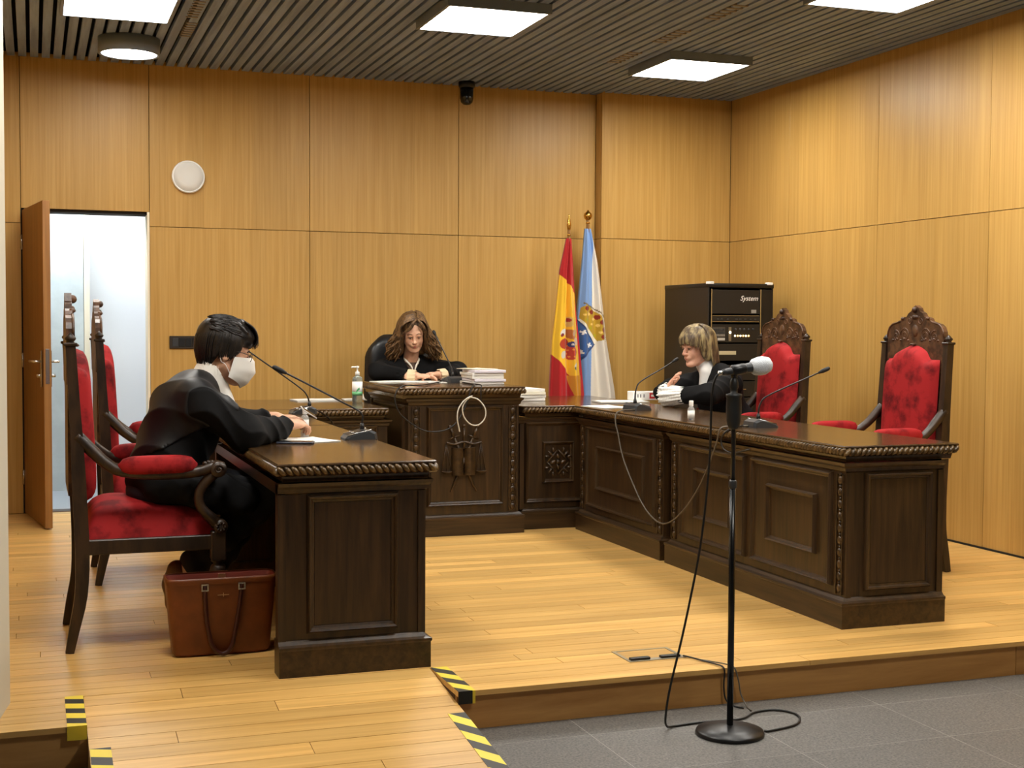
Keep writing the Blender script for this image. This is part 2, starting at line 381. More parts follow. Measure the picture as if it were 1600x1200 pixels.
# ---- doorway, door leaf and corridor
struct(MB().box(DX1-.016, DX1-.0005, YB+.0, YB+.2, 0, DZ).box(DX0, DX0+.02, YB+.022, YB+.2, 0, DZ).build('trim_2', M['cream']))
struct(MB().box(DX0+.02, DX1-.016, YB+.022, YB+.2, DZ-.018, DZ).build('trim_3', M['gap']))
hx, hy, nx, ny = -.062, 9.765, .062, 8.95
dl = math.hypot(nx-hx, ny-hy); da = math.atan2(ny-hy, nx-hx)
door = bpy.data.objects.new('door_1', None); COL.objects.link(door); door.location = (hx, hy, 0); door.rotation_euler = (0, 0, da); struct(door)
MB().bbox(0, dl, 0, .046, .008, DZ-.012, .002, 1).build('door_leaf', wood('door oak', rgb(128, 86, 40), rgb(158, 112, 58), 'Z', rough=.45, along=1.1, across=42, var=.0, bump=.03), door)
mb = MB().bbox(dl-.0, dl+.002, .011, .035, .92, 1.14, .0008, 1); mb.build('lock_plate', M['silver'], door)
for s in (-1, 1):
    y = -.004 if s < 0 else .05
    mb = MB().bbox(dl-.075, dl-.04, min(y, y+s*.006), max(y, y+s*.006), .90, 1.13, .002, 1)
    yo = y+s*.05
    mb.tube([(dl-.057, y, 1.06), (dl-.057, yo, 1.06), (dl-.075, yo+s*.004, 1.06), (dl-.17, yo+s*.004, 1.06)], .009, 8)
    mb.tube([(dl-.057, y, .97), (dl-.057, y+s*.03, .97)], .011, 8)
    mb.build('door_handle', M['silver'], door)
for z in (.25, 1.05, 1.85):
    MB().tube([(-.004, -.006, z-.05), (-.004, -.006, z+.05)], .007, 8).build('hinge', M['silver'], door)
struct(MB().box(-2.2, 3.2, YB+.205, 13.2, -.1, -.004).build('floor_corridor', M['corr_floor']))
struct(MB().box(-2.2, .375, 11.05, 11.35, -.004, 3.2).build('wall_corridor_concrete', M['concrete']))
struct(MB().box(.378, .42, 11.03, 11.36, -.004, 3.2).build('trim_4', M['cream']))
struct(MB().box(.42, 3.2, 11.34, 11.5, -.004, 3.2).build('wall_corridor_white', M['corr_wall']))
struct(MB().box(-2.3, -2.2, YB+.2, 13.2, -.1, 3.2).box(3.2, 3.3, YB+.2, 13.2, -.1, 3.2).build('wall_corridor_ends', M['corr_wall']))
struct(MB().box(-2.3, 3.3, YB+.2, 13.2, 2.75, 2.85).build('ceiling_corridor', M['corr_wall']))
# ---------------------------------------------------------------- lamps
def square_lamp(cx, cy, label, dx=.282, dy=.308, z0=3.045, z1=3.1, em=None):
    t = thing('ceiling_light', label, 'light', (cx, cy, z0), group='square ceiling light panels')
    w = .022; h = z1-z0
    R = [(-dx-w, dx+w, -dy-w, dy+w, h), (-dx-w, dx+w, -dy-w, dy+w, .0), (-dx-.004, dx+.004, -dy-.004, dy+.004, 0), (-dx-.004, dx+.004, -dy-.004, dy+.004, .012)]
    MB().rings(R, cap0=True).build('lamp_frame', M['lamp_frame'], t)
    MB().bbox(-dx, dx, -dy, dy, .002, .012, .004, 2).build('diffuser', em or M['lamp'], t)
    return t
SQ = [(.464, 7.83, 'square light panel cut by the picture top at left, near round lamp'), (2.453, 7.457, 'square light panel in ceiling centre, left of the camera dome line'),
      (4.236, 8.356, 'farthest square light panel, hung near the back right corner'), (4.25, 6.11, 'square light panel cut by the picture top at right'),
      (.45, 4.75, 'square light panel above the ramp, out of frame'), (2.39, 4.45, 'square light panel above the microphone stand, out of frame'), (2.45, 2.3, 'square light panel above middle of the hall, out of frame'), (4.25, 4.3, 'square light panel above hall by right wall')]
for x, y, l in SQ: square_lamp(x, y, l)
t = thing('round_ceiling_light', 'round drum ceiling light with grey rim above doorway', 'light', (.59, 8.93, 3.0))
MB().lathe([(.172, .012), (.172, 0), (.19, 0), (.19, .1), (.0, .1)], 40).build('lamp_drum', M['lamp_frame'], t)
MB().lathe([(0, .003), (.168, .003), (.17, .012), (0, .012)], 40).build('diffuser', lamp_mat(.6), t)
cl = plain('corridor tube', (1, 1, 1, 1), .5); b = cl.node_tree.nodes['Principled BSDF']; b.inputs['Emission Color'].default_value = (.86, .94, 1, 1); b.inputs['Emission Strength'].default_value = CORRIDOR
square_lamp(.3, 10.5, 'bright light panel on the ceiling of the corridor', .5, .25, 2.66, 2.75, cl)
# ---- ceiling camera, loudspeaker, switch plate, air vents
t = thing('dome_camera', 'black dome security camera hanging from slatted ceiling', 'camera', (3.04, 9.6, 2.93))
MB().lathe([(0, .17), (.062, .17), (.062, .135), (.055, .125)], 24).build('mount_ring', M['black'], t)
MB().lathe([(.05, .128), (.05, .05), (.043, .02), (.025, .004), (0, 0)], 24).build('dome', M['black_gloss'], t)
t = thing('wall_speaker', 'round white loudspeaker on oak wall beside the doorway', 'speaker', (1.04, YB, 2.335))
Rm = Matrix.Rotation(PI/2, 4, 'X')
MB().lathe([(0, 0), (.113, 0), (.115, .012), (.112, .028), (.104, .032), (.103, .029)], 40, Rm).build('rim', M['white'], t)
MB().lathe([(.103, .0), (.103, .029), (.06, .033), (0, .034)], 40, Rm).build('grille', plain('speaker grille', rgb(214, 212, 206), .7), t)
t = thing('switch_plate', 'long black switch plate on oak wall behind the masked person', 'switch', (1.06, YB, 1.172))
MB().bbox(-.155, .155, -.012, 0, -.045, .045, .003, 1).build('plate', plain('plate', rgb(44, 34, 24), .4), t)
for k in range(6): MB().bbox(-.135+k*.045, -.094+k*.045, -.016, -.008, -.03, .03, .002, 1).build('switch', M['grey_plastic'] if k == 0 else M['black'], t)
vm = plain('vent blade', rgb(120, 112, 104), .45)
def vent(x0, x1, y0, y1, label, nslot):
    t = thing('air_vent', label, 'vent', ((x0+x1)/2, (y0+y1)/2, ZC), group='linear air vents in the slatted ceiling')
    dx, dy = (x1-x0)/2, (y1-y0)/2
    for i in range(nslot):
        y = -dy+(2*dy)*(i+.5)/nslot
        MB().bbox(-dx, dx, y-.012, y+.012, -.004, .02, .002, 1).build('vent_blade', vm, t)
vent(.86, .93, 7.6, 8.2, 'short linear air vent beside the left square light', 9)
vent(.88, .95, 8.3, 8.75, 'small linear air vent beside the round lamp', 7)
for i in range(3): vent(3.70, 3.80, 6.75+i*.7, 7.15+i*.7, ['nearest of three air vents', 'middle of three air vents', 'farthest of three air vents'][i]+' in row left of far light panel', 6)
# ================================================================ DESKS
def moulding_ring(mb, x0, x1, z0, z1, w, h, Mx):
    # picture-frame moulding on a face: local (x across, y up, z outwards)
    pr = [(0, 0), (.004, h*.6), (w*.3, h), (w*.55, h*.85), (w*.7, h*.4), (w, h*.25), (w, -.0)]
    mb.rings([(x0+d, x1-d, z0+d, z1-d, k) for d, k in pr], Mx)
def face_M(kind, L=0, D=0):
    # maps (across, up, out) to desk-local coordinates
    if kind == 'front': return Matrix(((1,0,0,0),(0,0,-1,0),(0,1,0,0),(0,0,0,1)))
    if kind == 'left': return Matrix(((0,0,-1,0),(1,0,0,0),(0,1,0,0),(0,0,0,1)))
    if kind == 'right': return Matrix(((0,0,1,L),(1,0,0,0),(0,1,0,0),(0,0,0,1)))
def bead_row(mb, p0, p1, r, pitch, out, up=(0, 0, 1), slant=.75):
    p0, p1, out, up = Vector(p0), Vector(p1), Vector(out).normalized(), Vector(up)
    d = p1-p0; L = d.length; d.normalize(); n = max(1, int(L/pitch))
    R0 = Matrix((d, out, up)).transposed()
    R = R0 @ Matrix.Rotation(slant, 3, 'Y')
    for i in range(n):
        mb.ball(p0+d*(L*(i+.5)/n), (r*.62, r*.95, r*1.25), 8, 6, R=R)
def carved_strip(mb, x, z0, z1, w, Mx, pitch=.052):
    mb.add([Mx @ Vector(p) for p in ((x-w/2, z0, .001), (x+w/2, z0, .001), (x+w/2, z1, .001), (x-w/2, z1, .001))], [(0,1,2,3)])
    n = int((z1-z0)/pitch); p = (z1-z0)/n
    R = Mx.to_3x3()
    for i in range(n):
        c = Mx @ Vector((x, z0+p*(i+.5), .004))
        mb.ball(c, (w*.36, p*.4, .0075), 8, 6, R=R)
        c = Mx @ Vector((x, z0+p*(i+1), .003)); mb.ball(c, (w*.2, p*.1, .006), 6, 4, R=R)
    for s in (-1, 1): mb.box(x+s*w/2-.003, x+s*w/2+.003, z0, z1, 0, .009, Mx)
def top_slab(t, x0, x1, y0, y1, z, ax, rope, name='top', cut=None):
    # moulded top with rope edging below the rim; rope: string of sides f(ront) l r b
    R = [(x0+.055, x1-.055, y0+.055, y1-.055, z-.075), (x0+.035, x1-.035, y0+.035, y1-.035, z-.07), (x0+.03, x1-.03, y0+.03, y1-.03, z-.048), (x0+.016, x1-.016, y0+.016, y1-.016, z-.042), (x0+.016, x1-.016, y0+.016, y1-.016, z-.012),
         (x0+.011, x1-.011, y0+.011, y1-.011, z-.009), (x0+.010, x1-.010, y0+.010, y1-.010, z-.004), (x0+.014, x1-.014, y0+.014, y1-.014, z)]
    MB().rings(R, cap0=True, cap1=True).build(name, M['top_'+ax], t)
    e = .013; r = .018; zz = z-.027
    S = {'f': ((x0+e, y0+e, zz), (x1-e, y0+e, zz), (0, -1, 0)), 'b': ((x0+e, y1-e, zz), (x1-e, y1-e, zz), (0, 1, 0)), 'l': ((x0+e, y0+e, zz), (x0+e, y1-e, zz), (-1, 0, 0)), 'r': ((x1-e, y0+e, zz), (x1-e, y1-e, zz), (1, 0, 0))}
    for s in rope:
        mb = MB(); bead_row(mb, S[s][0], S[s][1], r, .0255, S[s][2]); tag(mb.build('rope_moulding', M['rope'], t), 'carved rope edging')
def desk(name, label, loc, rz, L, D, H, ax, panels, left=None, right=None, strips=(), top=None, rope='', plinth=(.03, .03, .03), back_open=True, ez=(.155, .672)):
    # local: x along the front face, y from front (0) to back (D); panels = list of (x0,x1,z0,z1,[inner])
    t = thing(name, label, 'desk', loc, rz)
    pl, pr_, pf = plinth
    mb = MB(); x0, x1 = -pl, L+pr_
    prof = [(0, 0), (0, .098), (.004, .104), (.004, .112), (-.012, .118), (-.02, .128), (-.026, .132)]
    if back_open:
        O = [(x0, -pf, -1, -1), (x1, -pf, 1, -1), (x1, D, 1, 0), (L-.07, D, 0, 0), (L-.07, .07, 0, 0), (.07, .07, 0, 0), (.07, D, 0, 0), (x0, D, -1, 0)]
    else: O = [(x0, -pf, -1, -1), (x1, -pf, 1, -1), (x1, D, 1, 0), (x0, D, -1, 0)]
    n = len(O); V = [(x+sx*o, y+sy*o, z) for o, z in prof for x, y, sx, sy in O]; m = len(prof)
    mb.add(V, [(i*n+k, i*n+(k+1) % n, (i+1)*n+(k+1) % n, (i+1)*n+k) for i in range(m-1) for k in range(n)]+[tuple(range(n-1, -1, -1)), tuple((m-1)*n+k for k in range(n))])
    mb.build('plinth', M['dark_'+ax], t)
    bt = .045
    mb = MB().box(0, L, 0, bt, .125, H-.076); tag(mb.build('front_board', M['dark_Z'], t))
    MB().box(0, bt, bt, D, .125, H-.076).build('end_board', M['dark_Z'], t)
    MB().box(L-bt, L, bt, D, .125, H-.076).build('end_board', M['dark_Z'], t)
    F = face_M('front')
    MB().rings([(.0-o, L+o, -o, D, z) for o, z in ((0, H-.115), (.008, H-.11), (.012, H-.095), (.022, H-.085), (.028, H-.072))]).build('frieze_moulding', M['dark_'+ax], t)
    for p in panels:
        mb = MB(); moulding_ring(mb, p[0], p[1], p[2], p[3], .028, .022, F); po = mb.build('panel_moulding', M['dark_Z'], t)
        if len(p) > 4:
            q = p[4]; mb = MB().box(p[0]+.024, p[1]-.024, p[2]+.024, p[3]-.024, 0, .005, F); mb.build('panel_field', M['dark_Z'], t)
            mb = MB(); moulding_ring(mb, q[0], q[1], q[2], q[3], .026, .026, F); mb.build('panel_moulding', M['dark_Z'], t)
        else:
            MB().box(p[0]+.03, p[1]-.03, p[2]+.03, p[3]-.03, 0, .003, F).build('panel_field', M['dark_Z'], t)
    for side, e in (('left', left), ('right', right)):
        if e:
            Fm = face_M(side, L); mb = MB(); moulding_ring(mb, e[0], e[1], ez[0], ez[1], .028, .02, Fm); mb.build('panel_moulding', M['dark_Z'], t)
            MB().box(e[0]+.03, e[1]-.03, ez[0]+.03, ez[1]-.03, 0, .004, Fm).build('panel_field', M['dark_Z'], t)
            for a, b in ((0, .028), (D-.03, D)): MB().box(a, b, .13, H-.115, 0, .008, Fm).build('pilaster', M['dark_Z'], t)
    for sx, w in strips:
        mb = MB(); carved_strip(mb, sx, .14, H-.125, w, F); tag(mb.build('carved_strip', M['carve'], t), 'carved bead strip')
    if top: top_slab(t, top[0], top[1], top[2], top[3], H, ax, rope)
    return t
# right row: two units under one worktop, front face towards -X (local x runs towards the camera)
R90 = -PI/2
BX = 3.302
desk('desk', 'dark oak desk unit in right row, far unit before the talking woman', (BX, 7.985, 0), R90, 1.215, .50, .79, 'Y',
     [(.13, 1.12, .168, .67, (.285, .985, .286, .56))], strips=((.045, .045), (1.175, .045)), plinth=(.0, .02, .03))
desk('desk', 'dark oak desk unit in right row, near unit behind the microphone stand', (BX, 6.67, 0), R90, 1.685, .50, .79, 'Y',
     [(.118, .828, .168, .67, (.293, .69, .286, .56)), (.885, 1.59, .168, .67, (1.037, 1.47, .286, .56))], right=(.095, .44), strips=((.04, .045), (1.648, .045)), plinth=(.02, .03, .03))
t = thing('worktop', 'long polished dark worktop with rope edging over the right desks', 'worktop', (3.265, 8.04, 0), R90)
top_slab(t, 0, 3.09, 0, .61, .792, 'Y', 'fr')
# left row: front face towards +X (local x runs away from the camera)
desk('desk', 'dark oak desk nearest the camera on the left, beside the tan tote bag', (1.402, 4.935, 0), PI/2, 1.80, .562, .79, 'Y', [(.1, .85, .168, .67, (.25, .7, .286, .56)), (.95, 1.7, .168, .67, (1.1, 1.55, .286, .56))], left=(.105, .455), top=(-.035, 1.86, -.048, .577), rope='flb', plinth=(.032, .0, .016))
desk('desk', 'dark oak desk at left, second from camera behind the masked person', (1.402, 6.83, 0), PI/2, 1.21, .445, .79, 'Y', [(.1, 1.11, .168, .67, (.25, .96, .286, .56))], top=(-.03, 1.235, -.048, .46), rope='f', plinth=(.0, .0, .016))
# cross units beside the judge's desk
cr = desk('desk', 'dark oak cross desk with carved leaf panel right of the raised desk', (2.925, 8.085, 0), 0, .94, 1.05, .79, 'X', [(.03, .49, .165, .687, (.15, .37, .292, .56))], top=(-.0, .95, -.035, 1.12), rope='f', plinth=(.0, .0, .03))
# carved leaf ornament inside the inner panel
mb = MB(); cx, cz = .26, .426; F = face_M('front')
for a in range(4):
    an = PI/4+a*PI/2; d = Vector((math.cos(an), math.sin(an)))
    p0 = Vector((math.cos(a*PI/2), math.sin(a*PI/2)))*.078; p1 = Vector((math.cos((a+1)*PI/2), math.sin((a+1)*PI/2)))*.078
    mb.tube([F @ Vector((cx+p0.x, cz+p0.y, .010)), F @ Vector((cx+p1.x, cz+p1.y, .010))], .007, 6)
    for k, (rr, sp, ln) in enumerate(((.075, 0, .026), (.086, .35, .018), (.086, -.35, .018))):
        q = Vector((math.cos(an+sp), math.sin(an+sp)))*rr
        mb.ball(F @ Vector((cx+q.x, cz+q.y, .009)), (ln, .009, .012), 8, 6, R=(F.to_3x3() @ Matrix.Rotation(an+sp*2, 3, 'Z')))
    q = Vector((math.cos(a*PI/2), math.sin(a*PI/2)))*.034
    mb.ball(F @ Vector((cx+q.x, cz+q.y, .009)), (.024, .012, .013), 8, 6, R=(F.to_3x3() @ Matrix.Rotation(a*PI/2+.5, 3, 'Z')))
mb.ball(F @ Vector((cx, cz, .01)), (.016, .013, .016), 8, 6)
tag(mb.build('carved_leaf_panel', M['carve'], cr), 'carved leaf diamond ornament')
desk('desk', 'dark oak cross desk left of the raised desk, under the sanitiser bottle', (1.03, 8.105, 0), 0, 1.03, 1.03, .79, 'X', [(.5, .97, .165, .687, (.62, .85, .292, .56))], top=(-.03, 1.045, -.03, 1.10), rope='f', plinth=(.0, .0, .03))
# the raised desk in the centre
jd = desk('raised_desk', 'raised dark oak judge desk with scales emblem in the centre', (2.165, 7.97, 0), 0, .71, .98, .922, 'X', [(.108, .607, .182, .802)], left=(.1, .85), strips=((.04, .05), (.67, .05)), top=(-.08, .75, -.045, 1.0), rope='flr', plinth=(.0, .03, .03), ez=(.17, .80))
em = tag(MB().build('emblem', None, jd, False)) if False else None
def emblem():
    ex, ez_ = .345, .46
    def P(x, z, o=.012): return F @ Vector((ex+x, ez_+z, o))
    root = MB()
    # open law tablets: two rounded halves
    for s in (-1, 1):
        V = []; n = 10
        for i in range(n+1):
            a = PI*i/n; xx = s*(.0395-.0375*math.cos(a)); o = .008+.03*math.sin(a)
            for z in (-.085, .085): V.append(P(xx, z, o))
        f = [(2*i, 2*i+2, 2*i+3, 2*i+1) for i in range(n)]; f += [tuple(range(0, 2*n+2, 2)), tuple(range(1, 2*n+2, 2))]
        root.add(V, f, False)
    em = root.build('emblem', M['carve'], jd); em['label'] = 'carved emblem of scales, crossed swords and law book'
    mb = MB().tube([P(0, .08, .018), P(0, .215, .018)], .007, 8); mb.ball(P(0, .22, .018), .011)
    mb.tube(catmull([P(-.115, .118, .018), P(-.06, .108, .02), P(0, .122, .02), P(.06, .108, .02), P(.115, .118, .018)], 5), .006, 8)
    mb.build('scale_beam', M['carve'], em)
    for s in (-1, 1):
        mb = MB()
        for q in (-.03, 0, .03): mb.tube([P(s*.112, .115), P(s*.112+q, -.06)], .0025, 5)
        mb.lathe([(0, -.014), (.02, -.01), (.034, 0), (.03, .002), (0, -.008)], 14, Matrix.Translation(P(s*.112, -.06, .02)))
        mb.build('scale_pan', M['carve'], em)
        mb = MB().tube([P(s*-.085, -.19, .006), P(s*-.06, -.14, .010), P(s*.062, .15, .010)], [.003, .009, .009], 6)
        mb.tube([P(s*.062, .15, .012), P(s*.085, .205, .012)], .009, 8); mb.tube([P(s*.03, .16, .012), P(s*.095, .14, .012)], .006, 6); mb.ball(P(s*.089, .214, .012), .013)
        mb.build('sword', M['carve'], em)
emblem()
# ================================================================ CARVED ARMCHAIRS
def make_chair(label):
    t = thing('armchair', label, 'chair', group='carved red velvet armchairs')
    W_, V_ = M['chair_wood'], M['velvet']
    xb = lambda z: float(np.interp(z, [0, .23, .4, .81, 1.21, 1.42], [-.005, .040, .046, .030, .008, .004]))
    for s in (-1, 1):
        pts = catmull([(xb(z), s*.275, z) for z in (0, .1, .23, .4, .6, .81, 1.0, 1.215)], 3)
        MB().sweep(pts, [.036, .042, .046, .046, .042, .040], [.032, .044, .054, .054, .044, .038]).build('back_post', W_, t)
        mb = MB(); c = Matrix.Translation((xb(1.22), s*.275, 1.213))
        mb.bbox(-.026, .026, -.026, .026, 0, .012, .003, 1, c); mb.lathe([(.02, .01), (.013, .016), (.02, .024), (.022, .03), (.012, .042), (.004, .05), (0, .052)], 12, c)
        mb.build('finial', W_, t)
        # front leg, turned
        mb = MB().lathe([(.012, 0), (.02, .005), (.022, .02), (.014, .035), (.018, .1), (.026, .2), (.03, .25), (.018, .262), (.03, .275), (.036, .295), (.03, .315), (.018, .325), (.03, .335), (.03, .345)], 16, Matrix.Translation((.575, s*.262, 0)))
        mb.bbox(.545, .605, s*.262-.03, s*.262+.03, .34, .46, .004, 1); mb.build('front_leg', W_, t)
        # arm, pad and scrolled support
        arm = catmull([(xb(.86), s*.275, .86), (.085, s*.278, .80), (.135, s*.285, .752), (.20, s*.292, .715), (.34, s*.297, .70), (.48, s*.297, .705), (.545, s*.297, .722), (.575, s*.297, .735)], 5)
        mb = MB().tube(arm, [.026, .025, .023, .022, .022, .022, .024, .02], 10)
        Ry = Matrix.Rotation(PI/2, 4, 'X'); c = Matrix.Translation((.572, s*.297+.026, .715)) @ Ry
        mb.lathe([(0, 0), (.03, 0), (.034, .01), (.034, .042), (.03, .052), (0, .052)], 18, c)
        sp = [(.572+.022*(1-k/14)*math.cos(k*.75), s*.297+s*.028, .715+.022*(1-k/14)*math.sin(k*.75)) for k in range(14)]
        mb.tube(sp, .0045, 6)
        for k in range(6): mb.ball((.52+k*.014, s*.297, .738+.004*math.sin(k)), .011, 8, 5)
        mb.build('arm', W_, t)
        V = []; na, nb = 15, 16
        for i in range(na):
            a = i/(na-1)*2-1; rr = max(.02, (1-abs(a)**5))**.5
            for j in range(nb):
                th = 2*PI*j/nb; cs, sn = math.cos(th), math.sin(th)
                V.append((.335+a*.155, s*.297+rr*.036*math.copysign(abs(cs)**.7, cs), .735+rr*(.042 if sn > 0 else .034)*math.copysign(abs(sn)**.7, sn)))
        mb = MB().grid(V, na, nb, True, True); mb.f += [tuple(range(nb)), tuple((na-1)*nb+k for k in range(nb))]; mb.s += [True, True]
        mb.build('arm_pad', V_, t)
        sup = catmull([(.565, s*.296, .70), (.525, s*.293, .665), (.497, s*.29, .615), (.505, s*.285, .56), (.55, s*.278, .51), (.585, s*.27, .47)], 6)
        mb = MB().tube(sup, [.02, .022, .019, .02, .024, .026], 10)
        c = Matrix.Translation((.583, s*.268+.03, .478)) @ Ry; mb.lathe([(0, 0), (.026, 0), (.03, .008), (.03, .052), (.026, .06), (0, .06)], 16, c)
        for k in range(8): a = k*PI/4; mb.ball((.583+.016*math.cos(a), s*.268+s*.031, .478+.016*math.sin(a)), .006, 6, 4)
        mb.build('arm_support', W_, t)
    mb = MB(); 
    for s in (-1, 1): mb.bbox(.05, .57, s*.265-.018, s*.265+.018, .385, .445, .004, 1)
    mb.bbox(.55, .59, -.26, .26, .385, .445, .004, 1); mb.bbox(.03, .06, -.26, .26, .385, .445, .004, 1); mb.bbox(.02, .05, -.26, .26, .60, .65, .004, 1)
    mb.build('seat_frame', W_, t)
    V = []; n1, n2 = 25, 25
    for i in range(n1):
        a = i/(n1-1)*2-1
        for j in range(n2):
            b = j/(n2-1)*2-1; h = max(0, (1-abs(a)**5))**.45*max(0, (1-abs(b)**6))**.45
            x = .325+a*.268; V.append((x, b*.262, .442+h*(.135-.025*a-.02*b*b)))
    mb = MB().grid(V, n1, n2); mb.box(.06, .59, -.26, .26, .43, .4425); mb.build('seat', V_, t)
    # back cushion with arched top
    V = []; n1, n2 = 29, 33
    def ztop(y): 
        a = abs(y); q = min(1, max(0, (a-.10)/.055)); return 1.13+.075*(1-(min(a, .10)/.10)**2*.35)*(1-q*q*(3-2*q))
    for i in range(n1):
        a = i/(n1-1)*2-1; y = a*.228
        for j in range(n2):
            b = j/(n2-1); z = .585+(ztop(y)-.585)*b
            e = max(0, 1-abs(a)**6)**.5*max(0, 1-abs(2*b-1)**10)**.5
            V.append((xb(z)+.012+e*.062, y, z))
    mb = MB().grid(V, n1, n2); mb.build('back_cushion', V_, t)
    out = [(-.25, 1.06), (-.25, 1.25), (-.246, 1.28), (-.232, 1.305), (-.205, 1.322), (-.16, 1.33), (-.135, 1.338), (-.125, 1.352), (-.10, 1.36), (-.08, 1.362), (-.062, 1.382), (-.038, 1.392), (-.028, 1.41), (0, 1.425)]
    out = out+[(-x, z) for x, z in reversed(out[:-1])]
    Mx = Matrix(((0,0,1,.006),(1,0,0,0),(0,1,0,0),(0,0,0,1)))
    mb = MB().prism(out, -.014, .014, Mx)
    mb.box(-.004, .014, -.25, .25, .62, 1.07)
    cr = mb.build('crest', M['crest'], t)
    mb = MB()      # carved relief
    for s in (-1, 1):
        for (cy, cz, r0, tu, ph) in ((.09, 1.262, .042, 2.0, 0), (.17, 1.255, .034, 1.8, 1.2), (.05, 1.34, .024, 1.6, 2)):
            mb.tube([(.0195, s*(cy+r0*(1-k/22)*math.cos(ph+k/22*tu*2*PI)), cz+r0*(1-k/22)*math.sin(ph+k/22*tu*2*PI)) for k in range(22)], [.0035, .0025], 6)
        for k in range(5): mb.ball((.019, s*(.06+k*.035), 1.232+.008*(k % 2)), (.005, .012, .007), 8, 5)
        mb.tube([(.02, s*y, z) for y, z in out[1:6]]+[(.02, s*.0-s*y*-1, z) for y, z in out[6:7]], .006, 6)
        mb.ball((.02, s*.112, 1.352), (.014, .012, .010), 8, 6)
    mb.ball((.019, 0, 1.285), (.009, .028, .036), 10, 7); mb.ball((.024, 0, 1.40), (.018, .016, .018), 8, 6); mb.ball((.02, 0, 1.36), (.014, .03, .014), 8, 6)
    mb.lathe([(.011, 0), (.017, .006), (.011, .012)], 12, Matrix.Translation((.034, .0, 1.205)))
    mb.build('carving', M['crest'], cr)
    return t
ch1 = make_chair('carved red velvet armchair the masked person sits on, nearest at left'); ch1.location = (.13, 5.83, 0)
for lab, loc, rz in (('empty carved red velvet armchair at left, between masked person and doorway', (.30, 7.24, 0), 0),
                     ('empty carved red velvet armchair nearest on the right side', (4.585, 6.25, 0), PI+.0),
                     ('carved red velvet armchair behind the woman with lace cuffs, before the rack', (4.575, 7.63, 0), PI)):
    c = copy_tree(ch1); c['label'] = lab; c.location = loc; c.rotation_euler = (0, 0, rz)
# ================================================================ OFFICE CHAIR of the judge
leather = plain('black leather', rgb(24, 25, 27), .35, bump=(60, .15))
t = thing('office_chair', 'black leather office chair behind the raised desk', 'chair', (2.48, 9.38, 0), 0)
V = []; n1, n2 = 21, 21
for i in range(n1):
    a = i/(n1-1)*2-1
    for j in range(n2):
        b = j/(n2-1)*2-1; wz = 1-.12*max(0, b)**3
        r = max(0, 1-abs(a)**5)**.4*max(0, 1-abs(b)**5)**.4
        cx_ = a*(1-.30*max(0, abs(b)-.55)**2/.2)*.25; cz_ = b*(1-.12*max(0, abs(a)-.5)**2/.25)*.335
        V.append((cx_*(1-.03*b), .09-r*.09-.04*a*a, .90+cz_))
MB().grid(V, n1, n2).build('backrest', leather, t)
MB().grid([(x*.98, .075+(.075-y)*.35, .9+(z-.9)*.985) for x, y, z in V], n1, n2).build('back_shell', M['black'], t)
MB().bbox(-.25, .25, -.45, .05, .43, .52, .03, 3).build('seat', leather, t)
for s in (-1, 1):
    MB().tube(catmull([(s*.26, .02, .47), (s*.29, .0, .60), (s*.29, -.03, .68)], 4), .016, 8).build('arm_post', M['black'], t)
    MB().bbox(s*.285-.03, s*.285+.03, -.28, .06, .675, .70, .01, 2).build('arm_pad', M['black'], t)
MB().tube([(0, -.2, .09), (0, -.2, .44)], .03, 12).build('gas_lift', M['black'], t)
for k in range(5):
    a = 2*PI*k/5+.3; e = (math.cos(a)*.28, -.2+math.sin(a)*.28*.9, .075)
    MB().tube([(0, -.2, .1), e], [.025, .016], 8).build('base_arm', M['black'], t)
    MB().ball((e[0], e[1], .03), (.022, .022, .03), 10, 7).build('caster', M['black'], t)
# ================================================================ EQUIPMENT RACK
RX, RYy = 4.515, 8.57
t = thing('equipment_rack', 'black audio equipment rack in the back right corner', 'rack', (RX, RYy, 0))
rw, rd, rh = .525, .70, 1.60
rk = plain('rack black', rgb(30, 24, 18), .42); rk2 = plain('rack panel', rgb(26, 22, 17), .5)
MB().bbox(0, .012, .0, rd, .02, rh, .004, 1).build('side_panel', rk, t); MB().bbox(rw-.012, rw, .0, rd, .02, rh, .004, 1).build('side_panel', rk, t)
MB().bbox(-.004, rw+.004, -.004, rd, rh-.02, rh+.012, .006, 2).build('top_panel', M['black'], t)
MB().box(.012, rw-.012, rd-.02, rd, .02, rh-.02).build('back_panel', rk, t)
MB().box(.0, rw, .0, rd, 0, .022).build('base', M['black'], t)
for x in (.02, .415): MB().box(x, x+.008, -.006, .02, .03, rh-.03).build('rack_rail', M['silver'], t)
MB().bbox(.428, rw-.012, -.002, .03, .03, rh-.03, .003, 1).build('door_post', M['black'], t)
def unit(z0, z1, name, mat=rk2, y=-.001): return MB().bbox(.03, .413, y, .03, z0, z1, .002, 1).build(name, mat, t)
unit(1.395, 1.565, 'blank_panel')
u = unit(1.335, 1.385, 'rack_unit')
for z in (1.339, 1.381): MB().box(.034, .41, -.003, .0, z-.0015, z+.0015).build('edge_line', M['silver'], u)
for k, x in enumerate((.07, .10, .15, .22, .25, .29, .33, .37)): MB().bbox(x, x+.014, -.006, 0, 1.352, 1.362, .001, 1).build('button', M['grey_plastic'], u)
u = unit(1.19, 1.32, 'mixer_unit')
MB().box(.034, .135, -.004, 0, 1.20, 1.30).build('key_block', plain('key block', rgb(70, 66, 60), .5), u)
for r in range(3):
    for c in range(6): MB().bbox(.04+c*.016, .052+c*.016, -.008, -.003, 1.235+r*.02, 1.248+r*.02, .001, 1).build('key', M['grey_plastic'] if r else plain('key', rgb(140, 134, 124), .5), u)
MB().box(.075, .133, -.006, -.003, 1.205, 1.222).build('display', plain('display', rgb(190, 186, 178), .5), u)
